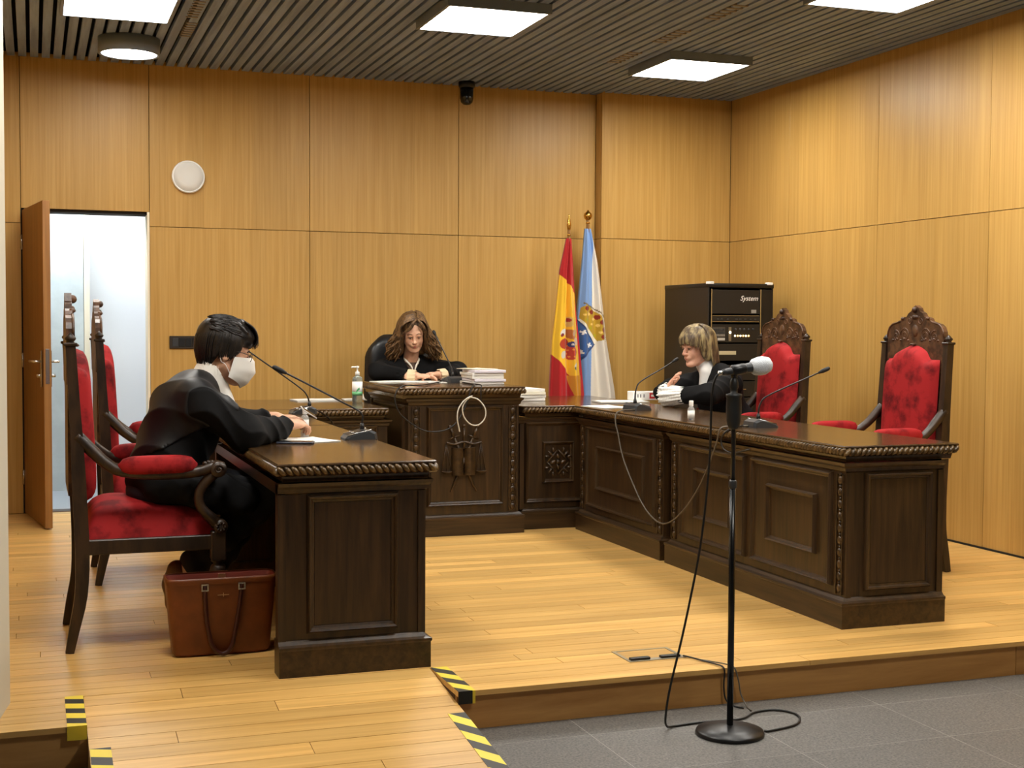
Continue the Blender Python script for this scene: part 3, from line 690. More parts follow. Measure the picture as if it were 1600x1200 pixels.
MB().box(.165, .185, -.004, 0, 1.2, 1.30).build('strip', plain('strip', rgb(120, 108, 84), .5), u)
led = plain('led', (1, .5, .12, 1), .4, emit=2.2); led2 = plain('led w', (1, .85, .55, 1), .4, emit=2.2)
for k in range(6): MB().ball((.215+k*.022, -.004, 1.238), .0065, 8, 5).build('light_dot', led if k % 2 else led2, u)
MB().ball((.175, -.005, 1.262), .009, 8, 5).build('light_dot', led2, u)
for k in range(5): MB().ball((.22+k*.035, -.004, 1.285), .008, 8, 5).build('knob', M['grey_plastic'], u)
u = unit(1.06, 1.18, 'rack_drawer'); MB().box(.09, .225, -.004, 0, 1.103, 1.13).build('label_strip', plain('label strip', rgb(196, 184, 150), .6), u)
for k in range(8):
    z = .1+k*.117; u = unit(z, z+.109, 'rack_drawer')
    if k in (3, 5, 6): MB().box(.27, .31, -.004, 0, z+.05, z+.056).build('handle_slot', M['silver'], u)
def text_mesh(txt, size, name, mat, parent, loc, rot, extrude=.0006, shear=0, align='CENTER'):
    cu = bpy.data.curves.new(name, 'FONT'); cu.body = txt; cu.size = size; cu.extrude = extrude; cu.align_x = align; cu.align_y = 'CENTER'; cu.shear = shear; cu.resolution_u = 3
    tmp = bpy.data.objects.new('tmp_text', cu); COL.objects.link(tmp)
    me = bpy.data.meshes.new_from_object(tmp.evaluated_get(bpy.context.evaluated_depsgraph_get())); bpy.data.objects.remove(tmp); bpy.data.curves.remove(cu)
    me.name = name; me.materials.clear(); o = link(name, me, mat, parent); o.location = loc; o.rotation_euler = rot; return o
text_mesh('System', .05, 'lettering', M['white'], t, (.325, -.0022, 1.505), (PI/2, 0, 0), shear=.35)
MB().box(.345, .385, -.003, 0, 1.40, 1.425).build('sticker', plain('sticker', rgb(150, 148, 142), .6), t)
for x in (-.006, .47): MB().bbox(x, x+.045, -.012, .03, rh+.004, rh+.022, .003, 1).build('corner_clip', M['white'], t)
# ================================================================ GOOSENECK MICROPHONES
neck_m = plain('gooseneck', rgb(24, 22, 22), .35)
def gooseneck(label, loc, rz, path, cap_len=.07, s=1.0):
    # base: wedge conference unit, local x = towards the speaker
    t = thing('gooseneck_microphone', label, 'microphone', loc, rz, 'gooseneck conference microphones')
    prof = [(-.075, .004), (-.07, .03), (-.045, .042), (-.02, .042), (.06, .018), (.072, .006), (.072, 0), (-.075, 0)]
    Mx = Matrix(((1,0,0,0),(0,0,1,0),(0,1,0,0),(0,0,0,1)))
    V = []; 
    for yy, k in ((-.062, .82), (-.05, 1), (.05, 1), (.062, .82)): V += [(x*s*k, yy*s, z*s*(k if z > .01 else 1)) for x, z in prof]
    n = len(prof); f = [(i*n+k, i*n+(k+1) % n, (i+1)*n+(k+1) % n, (i+1)*n+k) for i in range(3) for k in range(n)]+[tuple(range(n-1, -1, -1)), tuple(3*n+k for k in range(n))]
    MB().add(V, f).build('base', M['grey_plastic'], t)
    MB().add([(-.015*s, -.046*s, .0435*s), (.058*s, -.046*s, .0205*s), (.058*s, .046*s, .0205*s), (-.015*s, .046*s, .0435*s), (-.015*s, -.046*s, .04*s), (.058*s, -.046*s, .017*s), (.058*s, .046*s, .017*s), (-.015*s, .046*s, .04*s)], [(0,1,2,3),(7,6,5,4),(0,4,5,1),(1,5,6,2),(2,6,7,3),(3,7,4,0)]).build('control_panel', M['black'], t)
    MB().ball((.035*s, .03*s, .031*s), (.009, .009, .004), 8, 5).build('button', M['silver'], t)
    for sg in (-1, 1): MB().tube([(-.045*s, sg*.055*s, .044*s), (.06*s, sg*.055*s, .02*s)], .0025, 6).build('trim_edge', M['silver'], t)
    inv = (Matrix.Translation(loc) @ Matrix.Rotation(rz, 4, 'Z')).inverted()
    P = [inv @ Vector(p) for p in path]; P = [Vector((P[0].x, P[0].y, .03))]+P
    C = catmull(P, 8)
    MB().lathe([(.012, 0), (.011, .02), (.007, .035)], 12, Matrix.Translation((P[0].x, P[0].y, .034*s))).build('neck_socket', M['black'], t)
    MB().tube(C, [.0052]*3+[.0042]*6, 8).build('neck', neck_m, t)
    d = (C[-1]-C[-4]).normalized(); e = C[-1]
    mb = MB(); R = rot_to(d).to_4x4(); mb.lathe([(.004, -.012), (.007, -.008), (.0075, 0), (.0095, .004), (.011, .012), (.011, cap_len-.015), (.008, cap_len-.004), (0, cap_len)], 12, Matrix.Translation(e) @ R)
    mb.build('capsule', M['black_matte'], t)
    return t
gooseneck('gooseneck microphone on near left desk, pointing at the masked person', (1.375, 5.93, .79), PI, [(1.395, 5.95, .855), (1.39, 5.95, .905), (1.30, 5.95, .957), (1.10, 5.95, 1.062), (1.045, 5.95, 1.09)], .06)
gooseneck('gooseneck microphone on left desk behind the hand and bottle', (1.46, 7.72, .79), PI, [(1.50, 7.72, .84), (1.485, 7.72, .895), (1.43, 7.72, .95), (1.2, 7.72, 1.115), (1.15, 7.72, 1.15)])
gooseneck('gooseneck microphone on the raised desk beside the judge', (2.63, 8.60, .922), PI/2+.2, [(2.625, 8.58, 1.0), (2.605, 8.60, 1.06), (2.565, 8.66, 1.17), (2.54, 8.7, 1.24)], .035)
gooseneck('gooseneck microphone pointing at the woman with lace cuffs', (3.475, 7.50, .792), .3, [(3.455, 7.49, .86), (3.462, 7.49, .92), (3.50, 7.5, .968), (3.66, 7.53, 1.045), (3.745, 7.56, 1.085)], .05)
gooseneck('gooseneck microphone on right desk before the empty armchair', (3.49, 6.04, .792), .0, [(3.475, 6.04, .86), (3.485, 6.04, .91), (3.53, 6.03, .955), (3.76, 6.01, 1.05), (3.81, 6.0, 1.072)], .055)
# ================================================================ MICROPHONE STAND
t = thing('microphone_stand', 'black microphone stand with round base on grey stone floor', 'stand', (2.318, 4.2, ZL))
MB().lathe([(0, 0), (.12, 0), (.122, .006), (.118, .016), (.06, .026), (.016, .034), (0, .034)], 48).build('base_plate', M['black'], t)
MB().tube([(0, 0, .03), (0, 0, .90)], .0115, 14).build('lower_tube', M['black_gloss'], t)
MB().tube([(0, 0, .88), (0, 0, 1.26)], .0085, 12).build('upper_tube', M['black'], t)
MB().lathe([(.012, .875), (.0145, .88), (.0145, .9), (.011, .906)], 14).build('clutch', M['grey_plastic'], t)
MB().lathe([(.016, 1.085), (.021, 1.095), (.026, 1.115), (.0275, 1.16), (.026, 1.195), (.0285, 1.2), (.0285, 1.208), (.012, 1.212), (.012, 1.225), (.0155, 1.232), (.0145, 1.25), (.008, 1.27)], 20).build('grip', plain('grip rubber', rgb(30, 31, 31), .5), t)
MB().tube([(0, 0, 1.265), (.0, 0, 1.285)], .011, 10).build('clip_joint', M['black'], t)
MB().lathe([(.012, 0), (.019, .004), (.019, .05), (.017, .056)], 14, Matrix.Translation((-.012, 0, 1.290)) @ rot_to((1, 0, .14)).to_4x4()).build('clip', M['black'], t)
t = thing('handheld_microphone', 'handheld microphone with pale grey foam windscreen in the stand clip', 'microphone', (2.285, 4.2, 1.143))
Rm = rot_to((1, 0, .15)).to_4x4()
MB().lathe([(.0, -.014), (.0105, -.012), (.0115, 0), (.012, .01), (.016, .07), (.0185, .1), (.019, .105), (0, .106)], 16, Rm).build('handle', M['grey_plastic'], t)
MB().lathe([(.0, -.03), (.008, -.03), (.008, -.012), (0, -.012)], 12, Rm).build('plug', M['silver'], t)
MB().lathe([(.019, .1), (.029, .112), (.0335, .135), (.0335, .15), (.026, .172), (.012, .182), (0, .184)], 20, Rm).build('windscreen', plain('foam', rgb(226, 231, 236), .95, bump=(300, .5)), t)
def cable(name, label, pts, r, mat, n=6, group=None):
    o = MB().tube(catmull(pts, n), r, 7).build(name, mat); return tag(o, label, 'cable', group)
zf = ZL+.005
cable('microphone_cable', 'black cable hanging from the stand microphone and looping on stone floor', [(2.262, 4.2, 1.139), (2.245, 4.202, 1.12), (2.236, 4.21, 1.05), (2.235, 4.22, .83), (2.21, 4.23, .54), (2.158, 4.245, .246), (2.112, 4.26, .03), (2.105, 4.28, -.08), (2.125, 4.31, zf+.01), (2.17, 4.335, zf), (2.28, 4.345, zf), (2.40, 4.335, zf), (2.46, 4.345, zf), (2.53, 4.395, zf), (2.62, 4.40, zf), (2.665, 4.32, zf), (2.60, 4.215, zf), (2.47, 4.175, zf), (2.445, 4.18, zf)], .0042, M['cable'])
cable('floor_cable', 'thin black cable from floor box over the platform edge', [(2.40, 4.73, .008), (2.43, 4.67, .006), (2.46, 4.58, .006), (2.468, 4.535, .006), (2.47, 4.521, -.01), (2.472, 4.53, -.07), (2.478, 4.522, -.12), (2.50, 4.49, zf), (2.52, 4.46, zf)], .0034, M['cable'])
cable('floor_cable', 'second thin cable curving down the oak step behind the stand', [(2.44, 4.66, .005), (2.50, 4.56, .006), (2.512, 4.521, .0), (2.527, 4.515, -.05), (2.535, 4.51, -.1), (2.54, 4.47, zf), (2.53, 4.42, zf)], .0028, M['cable_grey'])
cable('desk_cable', 'black cable drooping from the judge microphone over raised desk front', [(2.57, 8.62, .93), (2.45, 8.4, .928), (2.25, 8.05, .93), (2.12, 7.93, .935), (2.065, 7.905, .90), (2.058, 7.90, .83), (2.10, 7.90, .752), (2.227, 7.905, .665), (2.349, 7.905, .655), (2.439, 7.9, .70), (2.50, 7.9, .80), (2.535, 7.9, .90), (2.56, 7.93, .93), (2.62, 8.1, .93), (2.65, 8.5, .93)], .0045, M['cable'])
cable('desk_cable', 'black cable hanging right of the coil on raised desk front', [(2.67, 8.55, .93), (2.645, 8.2, .93), (2.615, 7.94, .932), (2.60, 7.90, .90), (2.603, 7.9, .82), (2.605, 7.905, .78)], .004, M['cable'])
cable('cable_coil', 'pale coiled cable loop hanging on the raised desk front', [(2.527, 7.89, .862), (2.58, 7.885, .845), (2.622, 7.88, .79), (2.62, 7.88, .73), (2.58, 7.885, .69), (2.53, 7.885, .695), (2.488, 7.885, .74), (2.478, 7.885, .80), (2.505, 7.885, .845), (2.54, 7.885, .868), (2.49, 7.88, .845), (2.45, 7.88, .79), (2.443, 7.88, .73), (2.455, 7.885, .675), (2.46, 7.885, .65)], .0042, M['cable_white'])
cable('desk_cable', 'grey cable drooping across the right desk fronts', [(3.42, 7.42, .80), (3.30, 7.34, .80), (3.255, 7.325, .78), (3.248, 7.31, .72), (3.25, 7.287, .68), (3.25, 7.192, .516), (3.25, 6.967, .318), (3.25, 6.80, .235), (3.25, 6.634, .225), (3.25, 6.443, .312), (3.25, 6.263, .455), (3.25, 6.14, .60), (3.25, 6.06, .72), (3.255, 6.03, .79), (3.32, 6.03, .80), (3.42, 6.04, .80)], .0045, M['cable_grey'])
cable('desk_cable', 'short black cable loop below the rope edge behind the stand', [(3.42, 6.06, .80), (3.30, 5.98, .80), (3.252, 5.985, .77), (3.248, 6.01, .73), (3.25, 5.985, .69), (3.255, 5.90, .678), (3.27, 5.80, .70), (3.29, 5.765, .712)], .0042, M['cable'])
cable('desk_cable', 'black cable trailing from the microphone on near left desk', [(1.42, 5.93, .798), (1.455, 5.97, .80), (1.475, 6.02, .78), (1.47, 6.1, .70), (1.46, 6.2, .6)], .0042, M['cable'])
cable('desk_cable', 'black cable behind the small bottle on the far left desk', [(1.52, 7.72, .797), (1.56, 7.78, .80), (1.66, 7.92, .74), (1.72, 8.0, .66)], .0042, M['cable'])
# ================================================================ THINGS ON THE DESKS AND FLOOR
def small_bottle(label, loc):
    t = thing('small_bottle', label, 'bottle', loc, group='small clear gel bottles')
    MB().lathe([(0, 0), (.018, 0), (.0195, .004), (.0195, .062), (.012, .074), (.009, .078)], 18).build('body', plain('clear plastic', rgb(226, 232, 234), .12, alpha=1, trans=.75), t)
    MB().lathe([(.0198, .012), (.0198, .052)], 18).build('label', M['white'], t)
    MB().lathe([(.0115, .078), (.012, .08), (.012, .104), (.0105, .108), (0, .108)], 16).build('cap', M['white'], t)
    return t
small_bottle('small clear gel bottle beside the masked person\'s hands', (1.235, 6.47, .791))
small_bottle('small clear gel bottle on the right desk by the lace cuffs', (3.36, 6.56, .793))
t = thing('pump_bottle', 'tall clear sanitiser pump bottle on the left cross desk', 'bottle', (2.02, 8.75, .791))
MB().lathe([(0, 0), (.032, 0), (.034, .005), (.034, .15), (.03, .165), (.014, .172), (.014, .18), (0, .18)], 24).build('body', plain('clear body', rgb(214, 226, 220), .1, trans=.8), t)
mb = MB().lathe([(.0345, .045), (.0345, .135)], 24); mb.build('label', M['white'], t)
MB().lathe([(.0347, .045), (.0347, .07)], 24).build('label_band', plain('green', rgb(120, 196, 140), .5), t)
mb = MB(); mb.add([(-.016+.022*k/8, -.0352, .07+.028*(k/8)**.5) for k in range(9)]+[(-.012+.02*k/8, -.0352, .064+.02*(k/8)**.5) for k in range(9)], [(k, k+1, 10+k, 9+k) for k in range(8)]); mb.build('label_swoosh', plain('green dark', rgb(60, 160, 90), .5), t)
mb = MB().lathe([(.015, .178), (.015, .2), (.006, .203), (.005, .225), (.012, .227), (.012, .238), (0, .24)], 16); mb.tube([(0, 0, .232), (-.035, 0, .232), (-.04, 0, .226)], .005, 8); mb.build('pump', M['white'], t)
def paper_sheet(name, label, loc, rz, w, h, th=.003, cat='paper', mat=None, curl=0):
    n = 9; V = []
    for i in range(n):
        for j in range(n):
            u, v = i/(n-1)-.5, j/(n-1)-.5
            z = th+curl*max(0, u*.9+v*.7-.35)**2*8+.0008*math.sin(9*u+5*v)
            V.append((u*w, v*h, z))
    mb = MB().grid(V, n, n); mb.box(-w/2, w/2, -h/2, h/2, 0.0004, th*.7)
    o = mb.build(name, mat or M['paper']); o.location = loc; o.rotation_euler = (0, 0, rz); return tag(o, label, cat)
paper_sheet('paper', 'white sheet beside the phone on near left desk', (1.13, 5.90, .7905), .3, .21, .26)
paper_sheet('paper', 'white papers lying at back of the left cross desk', (1.79, 9.0, .7905), .06, .30, .22, .008)
paper_sheet('paper', 'curled white papers left of the pump bottle on cross desk', (2.06, 9.02, .7905), -.1, .15, .2, .006, curl=.02)
paper_sheet('paper', 'open white notes before the judge on raised desk', (2.33, 8.70, .9225), .05, .42, .24, .006)
paper_sheet('paper', 'white sheet under the judge microphone on raised desk', (2.52, 8.63, .9225), -.1, .12, .24, .004)
paper_sheet('paper', 'white papers beside the microphone on the right desk', (3.40, 7.80, .7925), .2, .21, .27, .004)
paper_sheet('paper', 'white papers under the red and white box', (3.72, 8.30, .7925), -.1, .34, .22, .008)
def paper_stack(label, loc, rz, n, w, h, th, cols):
    t = thing('paper_stack', label, 'papers', loc, rz)
    z = .0005; r2 = random.Random(label)
    for k in range(n):
        a = r2.uniform(-.08, .08); Mx = Matrix.Translation((r2.uniform(-.01, .01), r2.uniform(-.01, .01), z)) @ Matrix.Rotation(a, 4, 'Z')
        MB().bbox(-w/2, w/2, -h/2, h/2, 0, th*.92, .002, 1, Mx).build('folder', cols[k % len(cols)], t); z += th
    return t
lil = plain('lilac paper', rgb(224, 218, 226), .7); crm = plain('cream paper', rgb(236, 230, 208), .7)
st = paper_stack('thick stack of paper files on the raised desk right of the microphone', (2.755, 8.32, .9225), .03, 5, .21, .28, .019, [M['paper'], lil, M['paper']])
paper_sheet('paper', 'loose bent sheet on top of the file stack on raised desk', (2.72, 8.34, 1.019), .35, .17, .22, .004, mat=crm)
paper_stack('cream topped stack of papers on right cross desk by the flags', (3.16, 8.72, .7905), .12, 4, .22, .30, .021, [M['paper'], M['paper'], crm])
t = thing('phone', 'dark flat phone lying on near left desk', 'phone', (1.06, 5.765, .7905), -.35)
MB().bbox(-.078, .078, -.037, .037, 0, .009, .004, 2).build('case', plain('phone case', rgb(58, 62, 76), .3), t)
MB().bbox(-.073, .073, -.033, .033, .0088, .0096, .0003, 1).build('screen', M['black_gloss'], t)
t = thing('tissue_box', 'white box with red mark on the right desk by the flags', 'box', (3.93, 8.36, .8005), .0)
MB().bbox(-.11, .11, -.05, .05, 0, .06, .003, 1).build('carton', M['white'], t)
redm = plain('red print', rgb(196, 40, 44), .5); mb = MB()
mb.box(.01, .05, -.0512, -.05, .012, .05); mb.build('red_mark', redm, t)
mb = MB(); mb.box(.022, .05, -.0516, -.0512, .024, .038); mb.build('white_notch', M['white'], t)
for x in (-.08, -.06, -.035, .07, .085): MB().box(x, x+.008, -.0512, -.05, .02, .042).build('print_mark', plain('grey print', rgb(120, 120, 120), .6), t)
MB().box(-.06, .06, -.02, .02, .0598, .0612).build('slot', M['cable_grey'], t)
# floor box
t = thing('floor_socket_box', 'flush floor socket box with wooden lid and black cable slots', 'floor box', (2.288, 4.81, 0))
MB().rings([(-.122, .122, -.088, .088, .0005), (-.122, .122, -.088, .088, .003), (-.108, .108, -.076, .076, .003), (-.108, .108, -.076, .076, .0012)]).build('frame', plain('box frame', rgb(176, 168, 148), .3, metal=.7), t)
MB().box(-.107, .107, -.05, .075, .0004, .002).build('lid', M['oak_plank'], t)
MB().box(-.107, .107, -.075, -.051, .0004, .0022).build('lid_edge', plain('lid edge', rgb(170, 164, 150), .4, metal=.5), t)
for x in (-.068, .062): MB().bbox(x-.042, x+.042, -.074, -.05, .002, .012, .003, 2).build('cable_slot', M['black'], t)
# ================================================================ TOTE BAG
leath = mottled('tan leather', rgb(104, 52, 16), rgb(124, 64, 22), 14, rough=.45, lo=.3, hi=.7)
leath_d = plain('dark leather', rgb(66, 26, 16), .45); leath_in = plain('red lining', rgb(122, 44, 26), .6)
t = thing('tote_bag', 'tan leather tote bag on the floor against the near left desk', 'bag', (.692, 5.40, 0))
def bag_loop(z, inset=0):
    k = z/.305; w = .188+.027*k-inset; d = .07+.008*k-inset; out = []
    for i in range(48):
        a = 2*PI*i/48; c, s = math.cos(a), math.sin(a)
        out.append((w*math.copysign(abs(c)**.32, c), d*math.copysign(abs(s)**.32, s)+.0, z+(.010*(1-(abs(c))**3)*k if False else 0)))
    return out
V = []; zs = [.002, .0, .006, .02, .1, .2, .28, .305]
V = bag_loop(.006, .03)+bag_loop(.003, .008)+bag_loop(.016)+bag_loop(.1)+bag_loop(.2)+bag_loop(.28)+bag_loop(.30)+bag_loop(.308, .002)
mb = MB().grid(V, 8, 48, True, True); mb.f.append(tuple(range(48))); mb.s.append(False); mb.build('bag_body', leath, t)
V = bag_loop(.308, .002)+bag_loop(.30, .006)+bag_loop(.2, .008)+bag_loop(.02, .01)
mb = MB().grid(V, 4, 48, True, True); mb.f.append(tuple(3*48+k for k in range(48))); mb.s.append(False); mb.build('lining', leath_in, t)
V = bag_loop(.285, -.0015)+bag_loop(.30, -.003)+bag_loop(.309, -.001)+bag_loop(.309, .006); MB().grid(V, 4, 48, True, True).build('rim', leath, t)
for s, nm in ((-1, 0), (1, 1)):
    yf = s*.0815
    hp = [(-.07, yf, .282), (-.068, yf*1.03, .22), (-.06, yf*1.05, .12), (-.04, yf*1.1, .04), (-.002, yf*1.12, .012), (.032, yf*1.1, .04), (.05, yf*1.06, .12), (.066, yf*1.03, .22), (.072, yf, .282)]
    MB().tube(catmull(hp, 6), .0085, 8, flat=1).build('handle', leath_d, t)
    for x in (-.07, .072):
        mb = MB(); y = yf+s*.004
        Mx = Matrix(((1,0,0,x),(0,0,s,y),(0,1,0,.275),(0,0,0,1)))
        mb.rings([(-.014, .014, -.014, .014, 0), (-.014, .014, -.014, .014, .005), (-.009, .009, -.009, .009, .005), (-.009, .009, -.009, .009, 0)], Mx); mb.build('buckle', M['silver'], t)
gold = plain('gold stamp', rgb(190, 150, 104), .4)
mb = MB(); mb.box(-.02, .024, -.0788, -.0775, .2405, .2425); mb.box(.0015, .0035, -.0788, -.0775, .234, .25); mb.build('stamped_mark', gold, t)
MB().bbox(.0, .03, .066, .071, .278, .30, .001, 1).build('label_patch', plain('patch', rgb(150, 96, 62), .5), t)
# ================================================================ FLAGS
def smooth(a, b, x): t = np.clip((x-a)/(b-a), 0, 1); return t*t*(3-2*t)
def flag(name, label, pole_x, pole_y, ztop, edges, pleats, depth, paint, finial):
    t = thing(name, label, 'flag', (pole_x, pole_y, 0))
    lean = finial.get('lean', 0)
    MB().tube([(0, 0, .04), (lean, 0, ztop+.03)], .012, 12).build('pole', plain('pole wood', rgb(120, 84, 44), .4), t)
    MB().lathe([(0, 0), (.11, 0), (.11, .012), (.05, .03), (.018, .06), (.018, .09), (0, .09)], 28).build('pole_base', M['brass'], t)
    mb = MB(); c = Matrix.Translation((lean, 0, ztop))
    if finial['kind'] == 'ball': mb.lathe([(.012, 0), (.018, .006), (.01, .018), (.012, .03), (.026, .042), (.033, .062), (.028, .082), (.012, .094), (.006, .105), (0, .108)], 18, c)
    else: mb.lathe([(.012, -.02), (.014, -.01), (.008, .01), (.012, .03), (.017, .06), (.012, .10), (.005, .13), (0, .15)], 12, Matrix.Scale(.4, 4, (0, 1, 0)) @ c if False else c)
    mb.build('finial', M['brass'], t)
    # cloth: closed pleated drape, front fan of nu columns and a plain back
    nz, nu, nb = 300, 150, 24
    zz = np.linspace(ztop-.035, edges['zbot'], nz); xl = np.interp(zz, edges['z'][::-1], edges['l'][::-1]); xr = np.interp(zz, edges['z'][::-1], edges['r'][::-1])
    V = np.zeros((nz, nu+nb, 3)); u = np.linspace(0, 1, nu)
    v = np.linspace(0, 1, nz)[:, None]
    X = xl[:, None]+(xr-xl)[:, None]*u[None]
    amp = depth*(.12+.88*v**.7)
    Y = -amp*(.35+.65*np.sin(PI*u[None])**.6)*1.0
    for fr, ph, am, dr in pleats: Y = Y+1.7*am*amp*np.sin(2*PI*fr*u[None]+ph+dr*v)*np.sin(PI*np.clip(u[None], .02, .98))**.35
    V[:, :nu, 0] = X; V[:, :nu, 1] = Y; V[:, :nu, 2] = zz[:, None]
    ub = np.linspace(1, 0, nb); V[:, nu:, 0] = xl[:, None]+(xr-xl)[:, None]*ub[None]; V[:, nu:, 1] = .016+.02*np.sin(ub*PI)[None]*v; V[:, nu:, 2] = zz[:, None]
    col = paint(V[:, :, 0]+pole_x, V[:, :, 2], np.concatenate([u, ub])[None]*np.ones((nz, 1)))
    n = nu+nb; idx = np.arange(nz*n).reshape(nz, n); a = idx[:-1]; b = idx[1:]
    F = np.stack([a, np.roll(a, -1, 1), np.roll(b, -1, 1), b], -1).reshape(-1, 4)
    me = bpy.data.meshes.new('cloth'); me.from_pydata(V.reshape(-1, 3).tolist(), [], F.tolist()); me.polygons.foreach_set('use_smooth', [True]*len(F))
    ca = me.color_attributes.new('paint', 'FLOAT_COLOR', 'POINT'); c4 = np.ones((nz*n, 4), np.float32); c4[:, :3] = col.reshape(-1, 3); ca.data.foreach_set('color', c4.ravel())
    o = link('cloth', me, attr_mat('flag cloth '+name, .65, .2), t); me.update()
    return t
def C3(r, g, b): return np.array(lin((r/255, g/255, b/255)))
def put(col, mask, c): col[mask] = c
def paint_e(X, Z, u):
    px = 853+(X-3.644)*191.6; py = 615-(Z-.79)*207
    col = np.zeros(X.shape+(3,)); red = C3(176, 30, 34); yel = C3(236, 186, 46)
    col[:] = red
    # yellow band runs diagonally down the drape
    top = 434+(px-868)*1.25; bot = 552+(px-852)*1.35
    y = (py > top) & (py < bot) & (px < 886+(py-440)*.05)
    put(col, y, yel)
    put(col, (py > 585) & (px > 880+(py-615)*.25) & (px < 895), C3(206, 140, 36))
    def ell(cx, cy, rx, ry, a=0):
        dx, dy = px-cx, py-cy; c, s = math.cos(a), math.sin(a); return ((dx*c+dy*s)/rx)**2+((-dx*s+dy*c)/ry)**2 < 1
    # crown and quartered shield with its two pillars, tilted as the cloth hangs
    put(col, ell(875, 503, 7, 8, .3) & y, C3(206, 172, 96)); put(col, ell(875, 500, 3, 3) & y, C3(160, 50, 44)); put(col, ell(871, 507, 2, 3) & y, C3(190, 60, 50))
    put(col, ell(866, 519, 3.4, 6, .5) & y, C3(214, 208, 200)); put(col, ell(864.5, 523, 2, 3, .5) & y, C3(120, 40, 44))
    put(col, ell(878, 522, 9, 6.5, .7) & y, C3(176, 104, 52)); put(col, ell(883, 520, 4, 6, .4) & y, C3(196, 160, 120))
    put(col, ell(868, 536, 7, 8.5, .5) & y, C3(170, 58, 36)); put(col, ell(878, 550, 9.5, 11, .3) & y, C3(186, 62, 44))
    for k in range(6): put(col, ell(878+5*math.cos(k), 551+6*math.sin(k), 1.3, 1.3) & y, C3(220, 150, 60))
    put(col, ell(886, 533, 4, 6) & y, C3(216, 190, 170)); put(col, ell(879, 537.5, 4.6, 4.6) & y, C3(52, 58, 110)); put(col, ell(879, 537.5, 1.6, 1.6) & y, C3(210, 200, 190))
    put(col, ell(866, 553, 3.5, 6, .2) & y, C3(206, 196, 180)); put(col, ell(884, 570, 3.5, 5, .5) & y, C3(214, 208, 196)); put(col, ell(882, 574, 1.6, 2.5) & y, C3(90, 100, 80))
    return col
def paint_g(X, Z, u):
    px = 900+(X-3.889)*188; py = 615-(Z-.79)*207
    col = np.zeros(X.shape+(3,)); wh = C3(224, 216, 200); bl = C3(122, 158, 210)
    col[:] = wh
    edge = 929-.0235*(py-345)*1.0+np.where(py > 600, 0, 0)
    put(col, px < edge, bl)
    # shield (blue field with crosses) hanging at a slant, crown above it
    def inside(poly):
        m = np.zeros(px.shape, bool); n = len(poly)
        for i in range(n):
            x1, y1 = poly[i]; x2, y2 = poly[(i+1) % n]
            c = ((y1 > py) != (y2 > py)) & (px < (x2-x1)*(py-y1)/(y2-y1+1e-9)+x1); m ^= c
        return m
    put(col, inside([(896, 490), (907, 500), (930, 538), (932, 537), (898, 573)]), C3(36, 62, 112))
    put(col, inside([(898, 495), (906, 502), (928, 538), (898, 568)]), C3(58, 96, 156))
    put(col, inside([(906, 499), (909, 497), (933, 533), (930, 537)]), C3(232, 226, 206))
    def cross(cx, cy, r=4.0):
        a = .35; dx, dy = px-cx, py-cy; x = dx*math.cos(a)+dy*math.sin(a); y = -dx*math.sin(a)+dy*math.cos(a)
        put(col, ((abs(x) < 1.25) & (abs(y) < r)) | ((abs(y) < 1.25) & (abs(x) < r)), C3(240, 238, 232))
    for c in ((911, 519), (920.5, 539), (907, 550.5)): cross(*c)
    put(col, ((px-903)/2.4)**2+((py-529)/3.4)**2 < 1, C3(226, 220, 206))
    crown = inside([(907, 496), (909, 480), (917, 474), (927, 483), (938, 492), (944, 500), (946, 520), (944, 530), (934, 533)])
    put(col, crown, C3(186, 150, 40))
    for (x, y, r) in ((917, 481, 3.8), (925, 487, 3.6), (933, 495, 3.8), (940, 503, 4), (943, 515, 4), (941, 526, 3.6)): put(col, (((px-x)/r)**2+((py-y)/r)**2 < 1) & crown, C3(132, 40, 20))
    for (x, y, r) in ((920, 490, 2.4), (928, 498, 2.4), (934, 508, 2.4), (937, 519, 2.2), (913, 491, 2), (925, 506, 2)): put(col, ((px-x)/r)**2+((py-y)/r)**2 < 1, C3(236, 200, 110))
    for (x, y, r) in ((916, 499, 2.5), (923, 512, 2.5), (930, 524, 2.5)): put(col, ((px-x)/r)**2+((py-y)/r)**2 < 1, C3(170, 160, 30))
    for k in range(16):
        t_ = k/15; x = 913+t_*33; y = 473+t_*22+5*math.sin(t_*PI)*-.4; put(col, ((px-x)/1.3)**2+((py-y)/1.3)**2 < 1, C3(120, 104, 66))
    put(col, ((px-946)/2.8)**2+((py-493)/2.8)**2 < 1, C3(130, 114, 70))
    for k in range(12): put(col, ((px-(948+1.2*math.sin(k)))/1)**2+((py-(500+k*3))/1)**2 < 1, C3(150, 138, 100))
    return col
flag('flag_on_pole', 'red and yellow flag with coat of arms furled on its pole', 3.785, 9.40, 1.99, dict(z=[2.0, 1.72, 1.5, 1.2, .79, .55], l=[-.012, -.075, -.10, -.135, -.155, -.16], r=[.012, .03, .042, .075, .115, .125], zbot=.55),
     [(2.3, .6, .22, 1.2), (4.1, 2.0, .1, -1)], .11, paint_e, dict(kind='spear', lean=-.004))
flag('flag_on_pole', 'white and blue flag with crown and crosses on a ball-tipped pole', 4.005, 9.57, 2.08, dict(z=[2.07, 1.8, 1.5, 1.2, .79, .5], l=[-.022, -.045, -.075, -.10, -.115, -.12], r=[.018, .075, .115, .15, .225, .25], zbot=.5),
     [(1.6, 2.2, .25, .8), (3.3, .6, .1, 1)], .10, paint_g, dict(kind='ball'))
